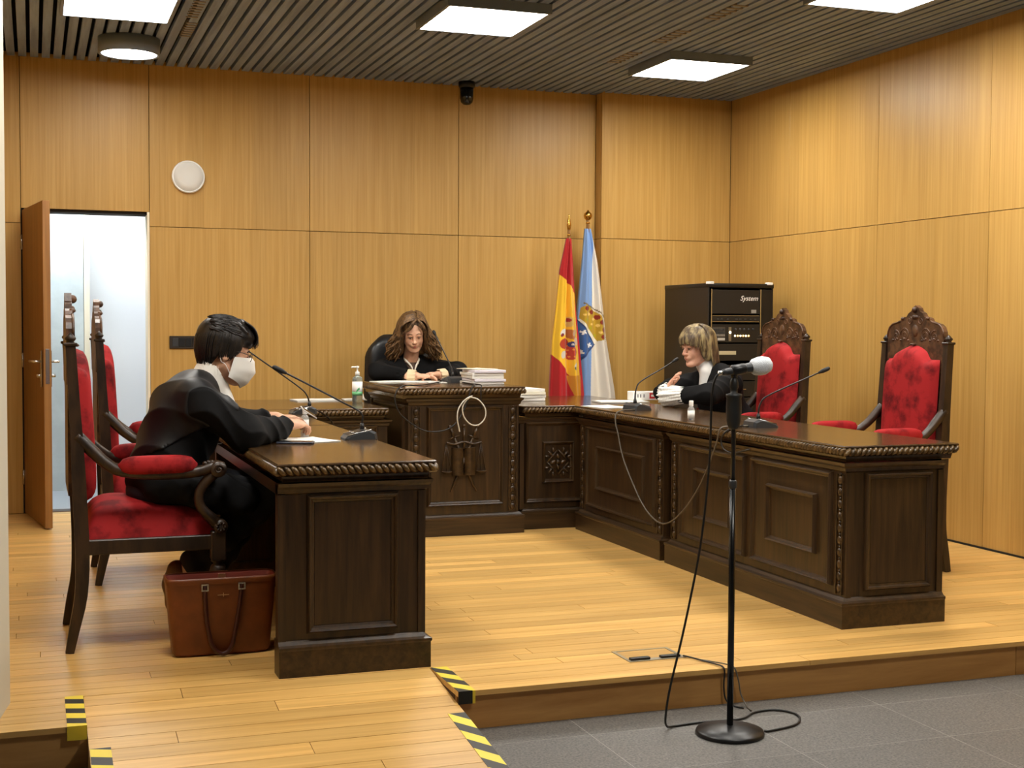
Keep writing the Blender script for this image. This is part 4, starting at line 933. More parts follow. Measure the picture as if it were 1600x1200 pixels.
# ================================================================ PEOPLE
class Sdf:
    def __init__(s, lo, hi, h):
        s.lo = np.array(lo, float); s.h = h; s.n = np.ceil((np.array(hi)-s.lo)/h).astype(int)+1
        s.D = np.full(s.n, .09, np.float32)
    def region(s, lo, hi):
        a = np.clip(np.floor((np.array(lo)-s.lo)/s.h).astype(int), 0, s.n); b = np.clip(np.ceil((np.array(hi)-s.lo)/s.h).astype(int)+1, 0, s.n)
        if np.any(b <= a): return None
        ax = [((s.lo[i]+np.arange(a[i], b[i])*s.h)).astype(np.float32) for i in range(3)]
        return tuple(slice(a[i], b[i]) for i in range(3)), np.ix_(*ax)
    def mix(s, sl, d, k, sub):
        A = s.D[sl]
        if sub:
            hh = np.clip(.5-.5*(A+d)/k, 0, 1); s.D[sl] = A+(-d-A)*hh+k*hh*(1-hh)
        else:
            hh = np.clip(.5+.5*(A-d)/k, 0, 1); s.D[sl] = A+(d-A)*hh-k*hh*(1-hh)
    def cap(s, a, b, ra, rb=None, k=.02, sub=False, wob=None):
        rb = ra if rb is None else rb; a = np.array(a, float); b = np.array(b, float); R = max(ra, rb)+k+.03
        g = s.region(np.minimum(a, b)-R, np.maximum(a, b)+R)
        if g is None: return
        sl, (X, Y, Z) = g; d = b-a; L2 = float(d@d)+1e-12
        t = np.clip(((X-a[0])*d[0]+(Y-a[1])*d[1]+(Z-a[2])*d[2])/L2, 0, 1)
        q = np.sqrt((X-a[0]-t*d[0])**2+(Y-a[1]-t*d[1])**2+(Z-a[2]-t*d[2])**2)-(ra+(rb-ra)*t)
        if wob is not None: q = q+wob(X, Y, Z, t)
        s.mix(sl, q.astype(np.float32), k, sub)
    def ell(s, c, r, R=None, k=.02, sub=False, wob=None):
        c = np.array(c, float); m = max(r)+k+.03; g = s.region(c-m, c+m)
        if g is None: return
        sl, (X, Y, Z) = g; X, Y, Z = X-c[0], Y-c[1], Z-c[2]
        if R is not None:
            R = np.array(R); X, Y, Z = (R[0,0]*X+R[1,0]*Y+R[2,0]*Z), (R[0,1]*X+R[1,1]*Y+R[2,1]*Z), (R[0,2]*X+R[1,2]*Y+R[2,2]*Z)
        k0 = np.sqrt((X/r[0])**2+(Y/r[1])**2+(Z/r[2])**2); k1 = np.sqrt((X/r[0]**2)**2+(Y/r[1]**2)**2+(Z/r[2]**2)**2)+1e-9
        q = k0*(k0-1)/k1
        if wob is not None: q = q+wob(X, Y, Z, 0)
        s.mix(sl, q.astype(np.float32), k, sub)
    def path(s, pts, rs, k=.02, wob=None):
        for i in range(len(pts)-1): s.cap(pts[i], pts[i+1], rs[i], rs[i+1], k, wob=wob)
    def mesh(s, name):
        D = s.D; n = s.n; S = D < 0
        def cr(o): return tuple(slice(o[i], n[i]-1+o[i]) for i in range(3))
        offs = [(i, j, k) for i in (0, 1) for j in (0, 1) for k in (0, 1)]
        al = np.ones(n-1, bool); an = np.zeros(n-1, bool)
        for o in offs: al &= S[cr(o)]; an |= S[cr(o)]
        act = np.argwhere(an & ~al); idx = np.full(n-1, -1, np.int64); idx[tuple(act.T)] = np.arange(len(act))
        acc = np.zeros((len(act), 3)); cnt = np.zeros(len(act))
        for ax in range(3):
            oth = [i for i in range(3) if i != ax]
            for p in (0, 1):
                for q in (0, 1):
                    o = np.zeros(3, int); o[oth[0]] = p; o[oth[1]] = q; e = o.copy(); e[ax] = 1
                    A = D[tuple((act+o).T)]; B = D[tuple((act+e).T)]; m = (A < 0) != (B < 0)
                    t = np.where(m, A/(A-B+1e-20), 0); P = np.tile(o.astype(float), (len(act), 1)); P[:, ax] = t
                    acc[m] += P[m]; cnt[m] += 1
        V = s.lo+(act+acc/np.maximum(cnt, 1)[:, None])*s.h; F = []
        for ax in range(3):
            u, w = (ax+1) % 3, (ax+2) % 3
            a = [slice(1, n[i]-1) for i in range(3)]; a[ax] = slice(0, n[ax]-1); b = list(a); b[ax] = slice(1, n[ax])
            A = S[tuple(a)]; B = S[tuple(b)]; q = np.argwhere(A != B); ins = A[tuple(q.T)]
            base = q.copy(); 
            for i in range(3):
                if i != ax: base[:, i] += 1
            du = np.zeros(3, int); du[u] = 1; dw = np.zeros(3, int); dw[w] = 1
            c = [idx[tuple((base-du-dw).T)], idx[tuple((base-dw).T)], idx[tuple(base.T)], idx[tuple((base-du).T)]]
            f = np.stack(c, 1); f[~ins] = f[~ins][:, ::-1]; F.append(f)
        F = np.concatenate(F); F = F[(F >= 0).all(1)]
        me = bpy.data.meshes.new(name); me.vertices.add(len(V)); me.vertices.foreach_set('co', V.ravel())
        me.loops.add(len(F)*4); me.loops.foreach_set('vertex_index', F.ravel().astype(np.int32))
        me.polygons.add(len(F)); me.polygons.foreach_set('loop_start', np.arange(0, len(F)*4, 4, dtype=np.int32)); me.polygons.foreach_set('use_smooth', np.ones(len(F), bool))
        me.update(calc_edges=True); me.validate(); return me
    def build(s, name, mat, parent, smooth_it=1):
        me = s.mesh(name); o = link(name, me, mat, parent)
        if parent is not None: o.matrix_parent_inverse = parent.matrix_world.inverted() if False else Matrix.Translation(-Vector(parent.location))
        return o
def wchild(o, parent): o.matrix_parent_inverse = Matrix.Translation(-Vector(parent.location)); return o
def frame(c, fwd, up=(0, 0, 1), sc=1.0):
    f = Vector(fwd).normalized(); l = Vector(up).cross(f).normalized(); u = f.cross(l)
    R = Matrix((f, l, u)).transposed(); return Matrix.Translation(c) @ R.to_4x4() @ Matrix.Scale(sc, 4)
def head(S, Hm, sc, soft=1.0):
    R = np.array(Hm.to_3x3())/sc; W_ = lambda *p: tuple(Hm @ Vector(p))
    E = lambda c, r, k=.02, sub=False: S.ell(W_(*c), tuple(x*sc for x in r), R, k, sub)
    Cp = lambda a, b, ra, rb, k=.015, sub=False: S.cap(W_(*a), W_(*b), ra*sc, rb*sc, k, sub)
    E((-.012, 0, .036), (.098, .077, .088)); E((.03, 0, -.035), (.060, .060, .085), .025)
    E((.072, 0, -.104), (.02, .022, .018), .02)
    for s in (-1, 1):
        Cp((-.005, s*.052, -.05), (.058, s*.018, -.102), .02, .018, .02); E((.056, s*.036, -.028), (.026, .024, .026), .02)
        E((.094, s*.031, .002), (.014, .019, .0115), .014, True)
        E((-.008, s*.077, -.005), (.018, .008, .03), .006); E((-.002, s*.084, -.003), (.009, .004, .017), .005, True)
        E((.079, s*.031, .004), (.0135, .0155, .0125), .004)
    Cp((.078, -.032, .024), (.078, .032, .024), .014, .014, .015)
    Cp((.086, 0, .015), (.110, 0, -.028), .0085, .011, .012); E((.112, 0, -.031), (.011, .011, .010), .008)
    for s in (-1, 1): E((.1, s*.0125, -.035), (.010, .0075, .008), .006)
    E((.086, 0, -.06), (.014, .026, .016), .015); E((.0945, 0, -.0585), (.008, .019, .0048), .005); E((.0925, 0, -.0705), (.008, .016, .0052), .005); E((.1, 0, -.0645), (.008, .018, .0012), .003, True)
    return W_, E, Cp
def face_parts(t, Hm, sc, skin_d, eye_open=.4, brow=None, lip=None, look=(0, 0)):
    W_ = lambda *p: Hm @ Vector(p); R = Hm.to_3x3()*(1/sc)
    for s in (-1, 1):
        MB().ball(W_(.0800, s*.031, .0015), tuple(x*sc for x in (.0125, .0128, .0095)), 12, 8, R=R).build('eye', plain('eye white', rgb(150, 132, 120), .3), t)
        MB().ball(W_(.0925, s*.031+look[0], -.0015+look[1]), tuple(x*sc for x in (.003, .005, .005)), 10, 6, R=R).build('iris', plain('iris', rgb(46, 34, 26), .25), t)
        P = [W_(.0935-.006*abs(k/4-1)**2, s*(.0155+.0078*k/2), .0032+.0035*math.sin(PI*k/8)) for k in range(0, 9)]
        MB().tube(P, [.0014*sc, .003*sc, .0014*sc], 6).build('eyelashes', plain('lash', rgb(52, 36, 28), .6), t)
        P = [W_(.0925-.011*(k/6)**2, s*(.014+.0065*k), .0235+.0055*math.sin(PI*min(1, k/5))) for k in range(7)]
        MB().tube(P, [.0025*sc, .0036*sc, .002*sc], 6).build('eyebrow', brow or plain('brow', rgb(96, 66, 44), .7), t)
    if lip:
        mb = MB()
        for z, w, r in ((-.0592, .0195, .0042), (-.0698, .0165, .0048)):
            P = [W_(.0985-.010*abs(k/4-1)**2, (k/4-1)*w, z-.0015*abs(k/4-1)) for k in range(9)]
            mb.tube(P, [.001, r*sc*.8, r*sc, r*sc*.8, .001], 8)
        mb.build('lips', lip, t)
def hand(S, wrist, d, nrm, side, curls, spread=.1, thumb=(.6, .2), sc=1.0, wr=.024):
    # d: towards the fingers, nrm: out of the back of the hand, side: direction of the thumb
    w, d, n_, s_ = (Vector(x) for x in (wrist, d, nrm, side)); d.normalize(); s_ = (s_-d*s_.dot(d)).normalized(); n_ = (n_-d*n_.dot(d)-s_*n_.dot(s_)).normalized()
    R = np.array(Matrix((d, s_, n_)).transposed())
    S.cap(tuple(w-d*.05), tuple(w+d*.012), wr*1.1, wr*.95, .015)
    S.ell(tuple(w+d*.048*sc), (.05*sc, .041*sc, .0155*sc), R, .014)
    for i, (o, L, r) in enumerate(((.031, .070, .0082), (.0105, .078, .0086), (-.0105, .073, .0082), (-.030, .058, .0072))):
        p = w+d*.083*sc+s_*o*sc; c = curls[i] if isinstance(curls, (list, tuple)) else curls
        dd = (d+s_*(o/.03)*spread).normalized(); a = 0
        for j, f in enumerate((.45, .32, .23)):
            a += c*(.9 if j == 0 else 1.1); e = dd*math.cos(a)-n_*math.sin(a); q = p+e*L*f*sc
            S.cap(tuple(p), tuple(q), r*sc*(1-.08*j), r*sc*(.93-.08*j), .004); p = q
    p = w+d*.022*sc+s_*.03*sc-n_*.006; e = (d*thumb[0]+s_*(1-thumb[0])-n_*thumb[1]).normalized(); q = p+e*.042*sc; S.cap(tuple(p), tuple(q), .0125*sc, .0105*sc, .01)
    e2 = (e+d*.5-n_*.1).normalized(); S.cap(tuple(q), tuple(q+e2*.03*sc), .0100*sc, .0085*sc, .005)
def lock(mb, pts, r, n=5, seg=4):
    mb.tube(catmull(pts, seg), r, n)
def skin_mat(name, a, b):
    m = mottled(name, a, b, 18, rough=.5, lo=.35, hi=.65, detail=3); q = m.node_tree.nodes['Principled BSDF']; q.inputs['Subsurface Weight'].default_value = .08; q.inputs['Subsurface Radius'].default_value = (.02, .008, .005); return m
gown = mottled('black gown cloth', rgb(11, 11, 12), rgb(19, 19, 20), 9, rough=.85, sheen=.0, spec=.18)
gown_satin = mottled('black gown satin yoke', rgb(17, 17, 18), rgb(26, 26, 28), 9, rough=.5, spec=.35)
def ridge(a): return np.abs(np.sin(a))**.8-.6
trouser = plain('navy trousers', rgb(17, 20, 30), .8)
# ---------------------------------------------------------------- masked person at the left
def person_left():
    t = thing('person', 'person in black gown, white mask and glasses seated at near left desk', 'person', (.50, 5.85, 0))
    sk = skin_mat('skin left', rgb(196, 146, 116), rgb(216, 168, 138)); Y0 = 5.85
    S = Sdf((.3, 5.45, .0), (1.32, 6.45, 1.42), .0045)
    sc = 1.03; Hm = frame((.772, Y0, 1.176), (math.cos(.21), .03, -math.sin(.21)), sc=sc)
    W_, E, Cp = head(S, Hm, sc)
    S.cap(W_(-.025, 0, -.07), (.675, Y0, 1.03), .056, .062, .03)
    S.ell((.60, Y0, .90), (.13, .17, .15), None, .05); S.ell((.55, Y0, .73), (.12, .15, .13), None, .05); S.ell((.51, Y0, .60), (.13, .17, .10), None, .04)
    wr_r, wr_l = (1.06, 5.985, .853), (1.045, 6.20, .868)
    for sh, el, wr in (((.665, Y0-.175, .985), (.845, 5.665, .85), wr_r), ((.665, Y0+.175, .985), (.86, 6.17, .86), wr_l)):
        S.path([sh, el, wr], [.055, .042, .03], .03)
    hand(S, wr_r, (.82, .5, .08), (.15, -.45, 1), (-.2, .9, .35), [.5, .55, .6, .6], thumb=(.75, .1), sc=1.05, wr=.027)
    hand(S, wr_l, (1, -.05, .05), (.1, .3, 1), (.1, -1, .1), [.45, .5, .5, .55], thumb=(.8, .0), sc=1.03, wr=.027)
    for s, kx in ((-1, .93), (1, .95)):
        S.path([(.53, Y0+s*.09, .60), (kx, Y0+s*.13, .575), (kx-(.33 if s < 0 else .24), Y0+s*.10, .28 if s < 0 else .22)], [.085, .06, .042], .03)
    b = S.build('body', sk, t)
    # trousers and shoes
    S = Sdf((.35, 5.55, .05), (1.1, 6.15, .75), .007)
    wob = lambda X, Y, Z, q: .004*np.sin(X*60+Z*40)
    S.ell((.51, Y0, .60), (.15, .19, .115), None, .04)
    for s, kx in ((-1, .93), (1, .95)): S.path([(.53, Y0+s*.09, .60), (kx, Y0+s*.13, .575), (kx-(.305 if s < 0 else .22), Y0+s*.10, .295 if s < 0 else .235)], [.10, .076, .06], .03, wob)
    S.build('trousers', trouser, t)
    tan = plain('tan shoe', rgb(104, 70, 40), .5); sole = plain('shoe sole', rgb(120, 100, 74), .7)
    for s, kx in ((-1, .93), (1, .95)):
        ax, ay = kx-(.36 if s < 0 else .25), Y0+s*.10; up = .085 if s < 0 else 0
        S = Sdf((ax-.14, ay-.08, -.0), (ax+.16, ay+.08, .40), .005)
        S.path([(ax-.012, ay, .19+up), (ax-.025, ay, .13+up), (ax+.005-up*.2, ay, .07+up*.8), (ax+.09-up*.6, ay, .038)], [.04, .042, .042, .032], .03)
        S.build('shoe', tan, t)
        MB().sweep(catmull([(ax-.058, ay, .20+up), (ax-.068, ay, .13+up), (ax-.038-up*.2, ay, .06+up*.7), (ax+.05-up*.6, ay, .012), (ax+.12-up*.6, ay, .006)], 5), .062, .012).build('sole', sole, t)
        wchild(t.children[-1], t)
    # gown
    S = Sdf((.25, 5.42, .40), (1.2, 6.36, 1.2), .006)
    fold = lambda X, Y, Z, q: .013*ridge((Y-5.85)*15+X*17+Z*5+1.5*np.sin(Z*9))*np.clip((1.02-Z)*4, 0, 1)
    S.ell((.61, Y0, .91), (.155, .205, .17), None, .05, wob=fold); S.ell((.555, Y0, .76), (.155, .20, .16), None, .06, wob=fold); S.ell((.52, Y0, .66), (.16, .225, .12), None, .05, wob=fold)
    S.cap((.63, Y0-.15, 1.0), (.63, Y0+.15, 1.0), .075, .075, .05); S.cap((.665, Y0-.05, 1.04), (.665, Y0+.05, 1.04), .06, .06, .05)
    slv = lambda X, Y, Z, q: .010*ridge(X*24+Z*34+Y*9+1.2*np.sin(X*25))
    S.path([(.655, Y0-.19, .975), (.83, 5.665, .845), (1.035, 5.95, .846)], [.08, .074, .05], .03, slv)
    S.path([(.655, Y0+.19, .975), (.85, 6.17, .858), (.99, 6.19, .864)], [.08, .068, .05], .03, slv)
    S.cap((1.03, 5.943, .846), (1.075, 6.003, .853), .04, .04, .004, True); S.cap((.99, 6.19, .864), (1.05, 6.2, .868), .036, .036, .004, True)
    # skirt of the gown over the lap and hanging by the seat
    S.path([(.50, 5.68, .63), (.68, 5.65, .615), (.83, 5.66, .58)], [.07, .075, .065], .05, fold); S.path([(.50, 6.04, .60), (.80, 6.04, .58)], [.08, .08], .05, fold)
    S.cap((.60, 5.60, .60), (.80, 5.61, .545), .03, .03, .05)
    S.cap(W_(-.03, 0, -.075), (.69, Y0, 1.02), .06, .072, .01, True)
    S.build('gown', gown, t)
    # satin yoke over shoulders and back: the gown surface pushed out and cut along a slanting hem
    Xg, Yg, Zg = np.ix_(*[S.lo[i]+np.arange(S.n[i])*S.h for i in range(3)])
    hem = ((.745+(Xg-.42)*.55+.012*np.sin(Yg*20))-Zg)/1.14
    S.D = np.maximum(S.D-.005, (hem+0*Yg).astype(np.float32)); S.D = np.maximum(S.D, (np.abs(Yg-Y0)-.235+0*Xg+0*Zg).astype(np.float32)); S.D = np.maximum(S.D, (Xg-.80+0*Yg+0*Zg).astype(np.float32))
    S.cap(W_(-.03, 0, -.075), (.69, Y0, 1.02), .062, .074, .01, True)
    S.build('gown_yoke', gown_satin, t)
    # white ribbed roll-neck
    S = Sdf((.55, 5.70, .92), (.90, 6.0, 1.2), .0035)
    rib = lambda X, Y, Z, q: .0012*np.sin(np.arctan2(Y-Y0, X-.70)*60)
    S.cap(W_(-.036, 0, -.070), (.685, Y0, 1.035), .067, .073, .01, wob=rib); S.cap((.74, Y0, 1.03), (.785, Y0, .95), .05, .035, .03)
    S.cap(W_(-.03, 0, -.02), W_(-.034, 0, -.066), .064, .062, .006, True)
    S.build('roll_neck', plain('white knit', rgb(232, 228, 220), .8), t)
    # short dark hair
    hair_m = mottled('dark hair', rgb(10, 9, 9), rgb(40, 33, 29), 40, rough=.38, stretch=(1, 2.2, 1), lo=.35, hi=.75, dist=1)
    S = Sdf((.6, 5.70, 1.05), (.97, 6.0, 1.42), .004); R = np.array(Hm.to_3x3())/sc
    EH = lambda c, r, k=.02, sub=False: S.ell(W_(*c), tuple(x*sc for x in r), R, k, sub)
    EH((-.025, 0, .062), (.106, .088, .092)); EH((-.058, 0, .012), (.05, .072, .07)); EH((.055, 0, .085), (.058, .075, .052)); EH((.088, .0, .070), (.022, .06, .03), .02); EH((-.062, 0, -.048), (.026, .05, .04))
    for s in (-1, 1): EH((.015, s*.07, .035), (.04, .014, .04), .015); EH((.012, s*.075, .0), (.008, .006, .022), .008)
    rr = random.Random(5)
    for i in range(16):
        a = rr.uniform(-1.0, 1.0); p = (rr.uniform(.0, .06), .075*math.sin(a), .095+.05*math.cos(a)); q = (p[0]+rr.uniform(.03, .05), p[1]*1.1+rr.uniform(-.01, .01), p[2]-rr.uniform(.005, .035))
        S.cap(W_(*p), W_(*q), .011, .005, .008)
    o = S.build('hair', hair_m, t)
    mb = MB()
    def sp(x, a, k=1.0):
        r = math.sqrt(max(.04, 1-((x+.022)/.125)**2)); return W_(x, .089*k*math.sin(a)*r, .060+.095*k*math.cos(a)*r)
    for i in range(200):
        a = rr.uniform(-1.25, 1.25); x0 = rr.uniform(-.10, .03); k = 1.0+.03*rr.random(); dx = rr.uniform(.018, .028); da = rr.uniform(-.02, .09)*math.copysign(1, a)
        lock(mb, [sp(min(.098, x0+j*dx), a+da*j, k) for j in range(4)], [.003, .0042, .001], 5, 3)
    for i in range(190):    # sides and back, combed down
        th = rr.uniform(.30*PI, PI)*(1 if i % 2 else -1); c, s_ = math.cos(th), math.sin(th); z1 = -.015-.055*max(0, -c)+rr.uniform(-.012, .012)
        P = []
        for q in (0, .33, .66, 1.0):
            z = .11+(z1-.11)*q; rz_ = math.sqrt(max(.15, 1-((z-.05)/.115)**2)) if z > .05 else math.sqrt(max(.2, 1-((z-.05)/.17)**2))
            P.append(W_(-.022+.106*c*rz_*1.01, .0895*s_*rz_*1.01, z))
        lock(mb, P, [.002, .004, .0042, .001], 5, 3)
    for i in range(60):
        y = rr.uniform(-.07, .07); pts = [W_(.045, y*.8, .145), W_(.085, y, .125), W_(.108, y*1.05, .09), W_(.112+rr.uniform(-.006, .006), y*1.12+rr.uniform(-.01, .01), .052+rr.uniform(-.012, .02))]
        lock(mb, pts, [.004, .0045, .001], 5, 4)
    wchild(mb.build('hair_locks', hair_m, o), t)
    o.children[0].matrix_parent_inverse = Matrix.Identity(4)
    face_bits = []
    n0 = set(t.children)
    face_parts(t, Hm, sc, None, brow=plain('dark brow', rgb(30, 24, 22), .7))
    # mask with folded front, straps
    nu, nv = 25, 17; V = []
    for j in range(nv):
        v = j/(nv-1); cx = np.interp(v, [0, .12, .5, .85, 1], [.112, .128, .142, .118, .090]); cz = np.interp(v, [0, .5, 1], [.008, -.055, -.130])
        ex = np.interp(v, [0, 1], [.030, .022]); ez = np.interp(v, [0, .5, 1], [-.006, -.05, -.092]); ym = .073
        for i in range(nu):
            u = i/(nu-1)*2-1; a = abs(u); w = a**2.0
            V.append(W_(cx*(1-w)+ex*w+.012*math.sin(PI*a)*0, math.copysign(ym*min(1, a*1.05), u), cz*(1-a)+ez*a+(.004*math.sin(v*PI*6) if .2 < v < .8 else 0)*.3))
    mb = MB().grid(V, nv, nu); mb.build('mask', plain('white mask', rgb(232, 230, 224), .75), t)
    me = t.children[-1]; sm = me.modifiers.new('thick', 'SOLIDIFY'); sm.thickness = .002
    mb = MB()
    for s in (-1, 1):
        mb.tube(catmull([W_(.036, s*.068, -.022), W_(.012, s*.079, .018), W_(-.018, s*.082, .026), W_(-.03, s*.083, .004)], 5), .0016, 6)
        mb.tube(catmull([W_(.03, s*.067, -.083), W_(.0, s*.077, -.045), W_(-.022, s*.080, -.034), W_(-.03, s*.083, .0)], 5), .0016, 6)
    mb.build('mask_strap', M['white'], t)
    mb = MB()
    for s in (-1, 1):
        mb.tube([W_(.104+.0*k, s*(.033+.023*math.cos(2*PI*k/20)), .004+.017*math.sin(2*PI*k/20)) for k in range(21)], .0016, 6)
        mb.tube([W_(.102, s*.056, .01), W_(.06, s*.077, .016), W_(-.01, s*.083, .014)], .0016, 6)
    mb.tube([W_(.105, -.01, .008), W_(.109, 0, .011), W_(.105, .01, .008)], .0016, 6)
    mb.build('glasses', plain('glasses frame', rgb(28, 24, 22), .3), t)
    for o in t.children:
        if o not in n0: wchild(o, t)
    # small phone held in the hands
    d = thing('handheld_device', 'small pale device held in the masked person\'s hands', 'phone', (1.185, 6.12, .90))
    d.rotation_euler = (.5, .5, .5); MB().bbox(-.045, .045, -.02, .02, -.003, .003, .002, 2).build('case', plain('pale case', rgb(206, 204, 198), .35), d); MB().bbox(-.04, .04, -.017, .017, .0028, .0036, .0002, 1).build('screen', M['black_gloss'], d)
    return t
person_left()
# ---------------------------------------------------------------- judge in the centre
def person_judge():
    t = thing('person', 'person with long wavy brown hair in black gown behind the raised desk', 'person', (2.5, 9.2, 0))
    sk = skin_mat('skin judge', rgb(206, 156, 126), rgb(226, 180, 150)); XJ = 2.50
    S = Sdf((2.05, 8.65, .35), (2.95, 9.55, 1.42), .0045)
    sc = .97; Hm = frame((XJ-.005, 9.09, 1.243), (-.15, -.92, -.33), up=(-.06, 0, 1), sc=sc); W_, E, Cp = head(S, Hm, sc)
    S.cap(W_(-.03, 0, -.07), (XJ, 9.19, 1.04), .048, .055, .03)
    S.ell((XJ, 9.22, .88), (.16, .105, .17), None, .05); S.ell((XJ, 9.28, .65), (.15, .11, .16), None, .05); S.ell((XJ, 9.30, .57), (.17, .13, .09), None, .04)
    wl, wr = (2.43, 8.80, .958), (2.60, 8.815, .962)
    S.path([(XJ-.175, 9.2, 1.0), (2.24, 9.0, .955), wl], [.05, .04, .027], .03); S.path([(XJ+.175, 9.2, 1.0), (2.78, 9.02, .955), wr], [.05, .04, .027], .03)
    hand(S, wl, (1, -.28, .0), (.1, -.3, 1), (.1, -.9, .2), [.25, .3, .35, .4], thumb=(.8, .1), sc=1.0)
    hand(S, wr, (-1, -.25, .1), (-.1, -.3, 1), (-.1, -.9, .3), [.4, .45, .5, .5], thumb=(.75, .1), sc=1.0)
    for s in (-1, 1): S.path([(XJ+s*.09, 9.28, .56), (XJ+s*.11, 8.92, .52), (XJ+s*.11, 8.90, .42)], [.08, .055, .045], .03)
    S.build('body', sk, t)
    S = Sdf((2.0, 8.6, .40), (3.0, 9.6, 1.16), .006)
    fold = lambda X, Y, Z, q: .010*ridge(X*18+Z*9+Y*8)
    S.ell((XJ, 9.23, .88), (.205, .135, .19), None, .05, wob=fold); S.ell((XJ, 9.27, .65), (.2, .15, .2), None, .05, wob=fold)
    S.cap((XJ-.155, 9.20, 1.0), (XJ+.155, 9.20, 1.0), .072, .072, .05); S.cap((XJ-.06, 9.2, 1.05), (XJ+.06, 9.2, 1.05), .045, .045, .05)
    slv = lambda X, Y, Z, q: .008*ridge(X*30+Z*24+Y*26)
    S.path([(XJ-.19, 9.19, .985), (2.215, 8.99, .985), (2.36, 8.845, .968)], [.075, .062, .046], .03, slv); S.path([(XJ+.19, 9.19, .985), (2.80, 9.01, .985), (2.68, 8.86, .968)], [.075, .062, .046], .03, slv)
    S.cap((2.34, 8.86, .97), (2.42, 8.80, .955), .036, .036, .004, True); S.cap((2.70, 8.88, .972), (2.62, 8.82, .96), .036, .036, .004, True)
    # open V front
    S.cap((XJ, 9.10, 1.10), (XJ, 9.07, .92), .06, .016, .015, True); S.cap(W_(-.03, 0, -.07), (XJ, 9.17, 1.03), .056, .06, .01, True)
    S.build('gown', gown, t)
    S = Sdf((2.35, 9.0, .82), (2.65, 9.35, 1.16), .005)
    S.cap((XJ, 9.20, 1.06), (XJ, 9.135, .90), .06, .055, .03); S.cap(W_(-.03, 0, -.07), (XJ, 9.18, 1.06), .05, .05, .006, True)
    S.build('blouse', plain('brown blouse', rgb(96, 74, 60), .7), t)
    n0 = set(t.children)
    mb = MB()
    for s in (-1, 1): mb.tube(catmull([(XJ+s*.055, 9.20, 1.075), (XJ+s*.05, 9.14, 1.06), (XJ+s*.02, 9.10, 1.02), (XJ+s*.008, 9.09, .99)], 5), [.007, .008, .007, .004], 8)
    mb.build('shirt_collar', plain('ivory collar', rgb(226, 220, 206), .7), t)
    # lace cuffs
    for w, d in ((wl, (-.75, .4, .05)), (wr, (.75, .4, .05))):
        d = Vector(d).normalized(); Rm = rot_to(d); V = []
        for i in range(5):
            for k in range(40):
                a = 2*PI*k/40; r = .038+.006*i/4+.004*math.sin(a*10)*(1-i/5); V.append(Vector(w)+d*(-.005+.055*i/4)+Rm @ Vector((r*math.cos(a), r*math.sin(a), 0)))
        MB().grid(V, 5, 40, True, True).build('cuff', plain('ivory lace', rgb(216, 196, 160), .8), t)
    face_parts(t, Hm, sc, None, lip=plain('lips', rgb(178, 96, 84), .45), brow=plain('brow j', rgb(104, 70, 44), .7), look=(0, -.002))
    # long wavy hair
    hm = mottled('wavy brown hair', rgb(52, 34, 20), rgb(150, 114, 72), 60, rough=.5, lo=.36, hi=.72, stretch=(1, 1, .35), dist=.6)
    S = Sdf((2.25, 8.95, .98), (2.75, 9.35, 1.42), .0045); R = np.array(Hm.to_3x3())/sc
    EH = lambda c, r, k=.02, sub=False: S.ell(W_(*c), tuple(x*sc for x in r), R, k, sub)
    EH((-.03, 0, .055), (.107, .098, .090)); EH((-.07, 0, -.03), (.05, .105, .11), .03); EH((-.06, 0, -.13), (.045, .12, .07), .03)
    for s in (-1, 1): EH((-.0, s*.088, -.01), (.05, .022, .075), .02); EH((-.01, s*.105, -.10), (.05, .035, .07), .025)
    EH((.075, 0, -.02), (.06, .062, .105), .012, True)
    o = S.build('hair', hm, t)
    rr = random.Random(11); mb = MB()
    for i in range(330):
        s = 1 if i % 2 else -1; x0 = rr.uniform(-.10, .07); f = rr.random(); out = rr.random(); ph = rr.uniform(0, 6.28); wv = rr.uniform(.008, .018)
        ln = rr.uniform(.15, .235); fx = .03*(x0 > .0)
        P = [(x0, .018+s*.010, .150-.9*x0*x0-.25*max(0, x0)), (x0*.97+fx*.3, .01+s*.062, .136-1.3*x0*x0-.2*max(0, x0)), (x0*.85+fx*.5, s*.099, .072)]
        for k in range(1, 9):
            q = k/8; y = .101+(.012+.085*out)*min(1, q*1.25)**1.2; z = .055-ln*1.15*q; x = x0*.75*(1-q*.5)-.005+fx*(1-q)+.02*f*q
            P.append((x+wv*q**.5*math.cos(ph+q*13), s*(y+wv*q**.5*math.sin(ph+q*13)), z))
        lock(mb, [W_(*p) for p in P], [.003, .005, .006, .006, .0055, .0015], 5, 3)
    for i in range(60):     # swept over the forehead from the parting
        q0 = rr.uniform(0, 1); s = -1 if i % 3 else 1; d0 = rr.uniform(-.008, .008)
        P = [(.05+.02*q0, .02, .146-.02*q0), (.088+d0*.4, .02+s*(.018+.012*q0), .112+d0), (.099, .02+s*(.045+.01*q0), .075+d0), (.082, s*(.078+.006*q0), .03), (.055, s*.092, -.02), (.045+.012*math.sin(i), s*(.098+.008*math.cos(i)), -.075)]
        lock(mb, [W_(*p) for p in P], [.003, .0055, .006, .002], 5, 3)
    for i in range(50):   # back of the head
        y = rr.uniform(-.09, .09); ph = rr.uniform(0, 6); P = [(-.05, y*.3, .148), (-.10, y*.7, .11), (-.135, y, .04)]+[(-.13+.008*math.sin(ph+k*2), y*1.15+.01*math.cos(ph+k*2), .04-.045*k) for k in range(1, 6)]
        lock(mb, [W_(*p) for p in P], [.006, .009, .002], 5, 3)
    h2 = mb.build('hair_locks', hm, o)
    for q in t.children:
        if q not in n0 and q is not o: wchild(q, t)
    # bracelet
    mb = MB()
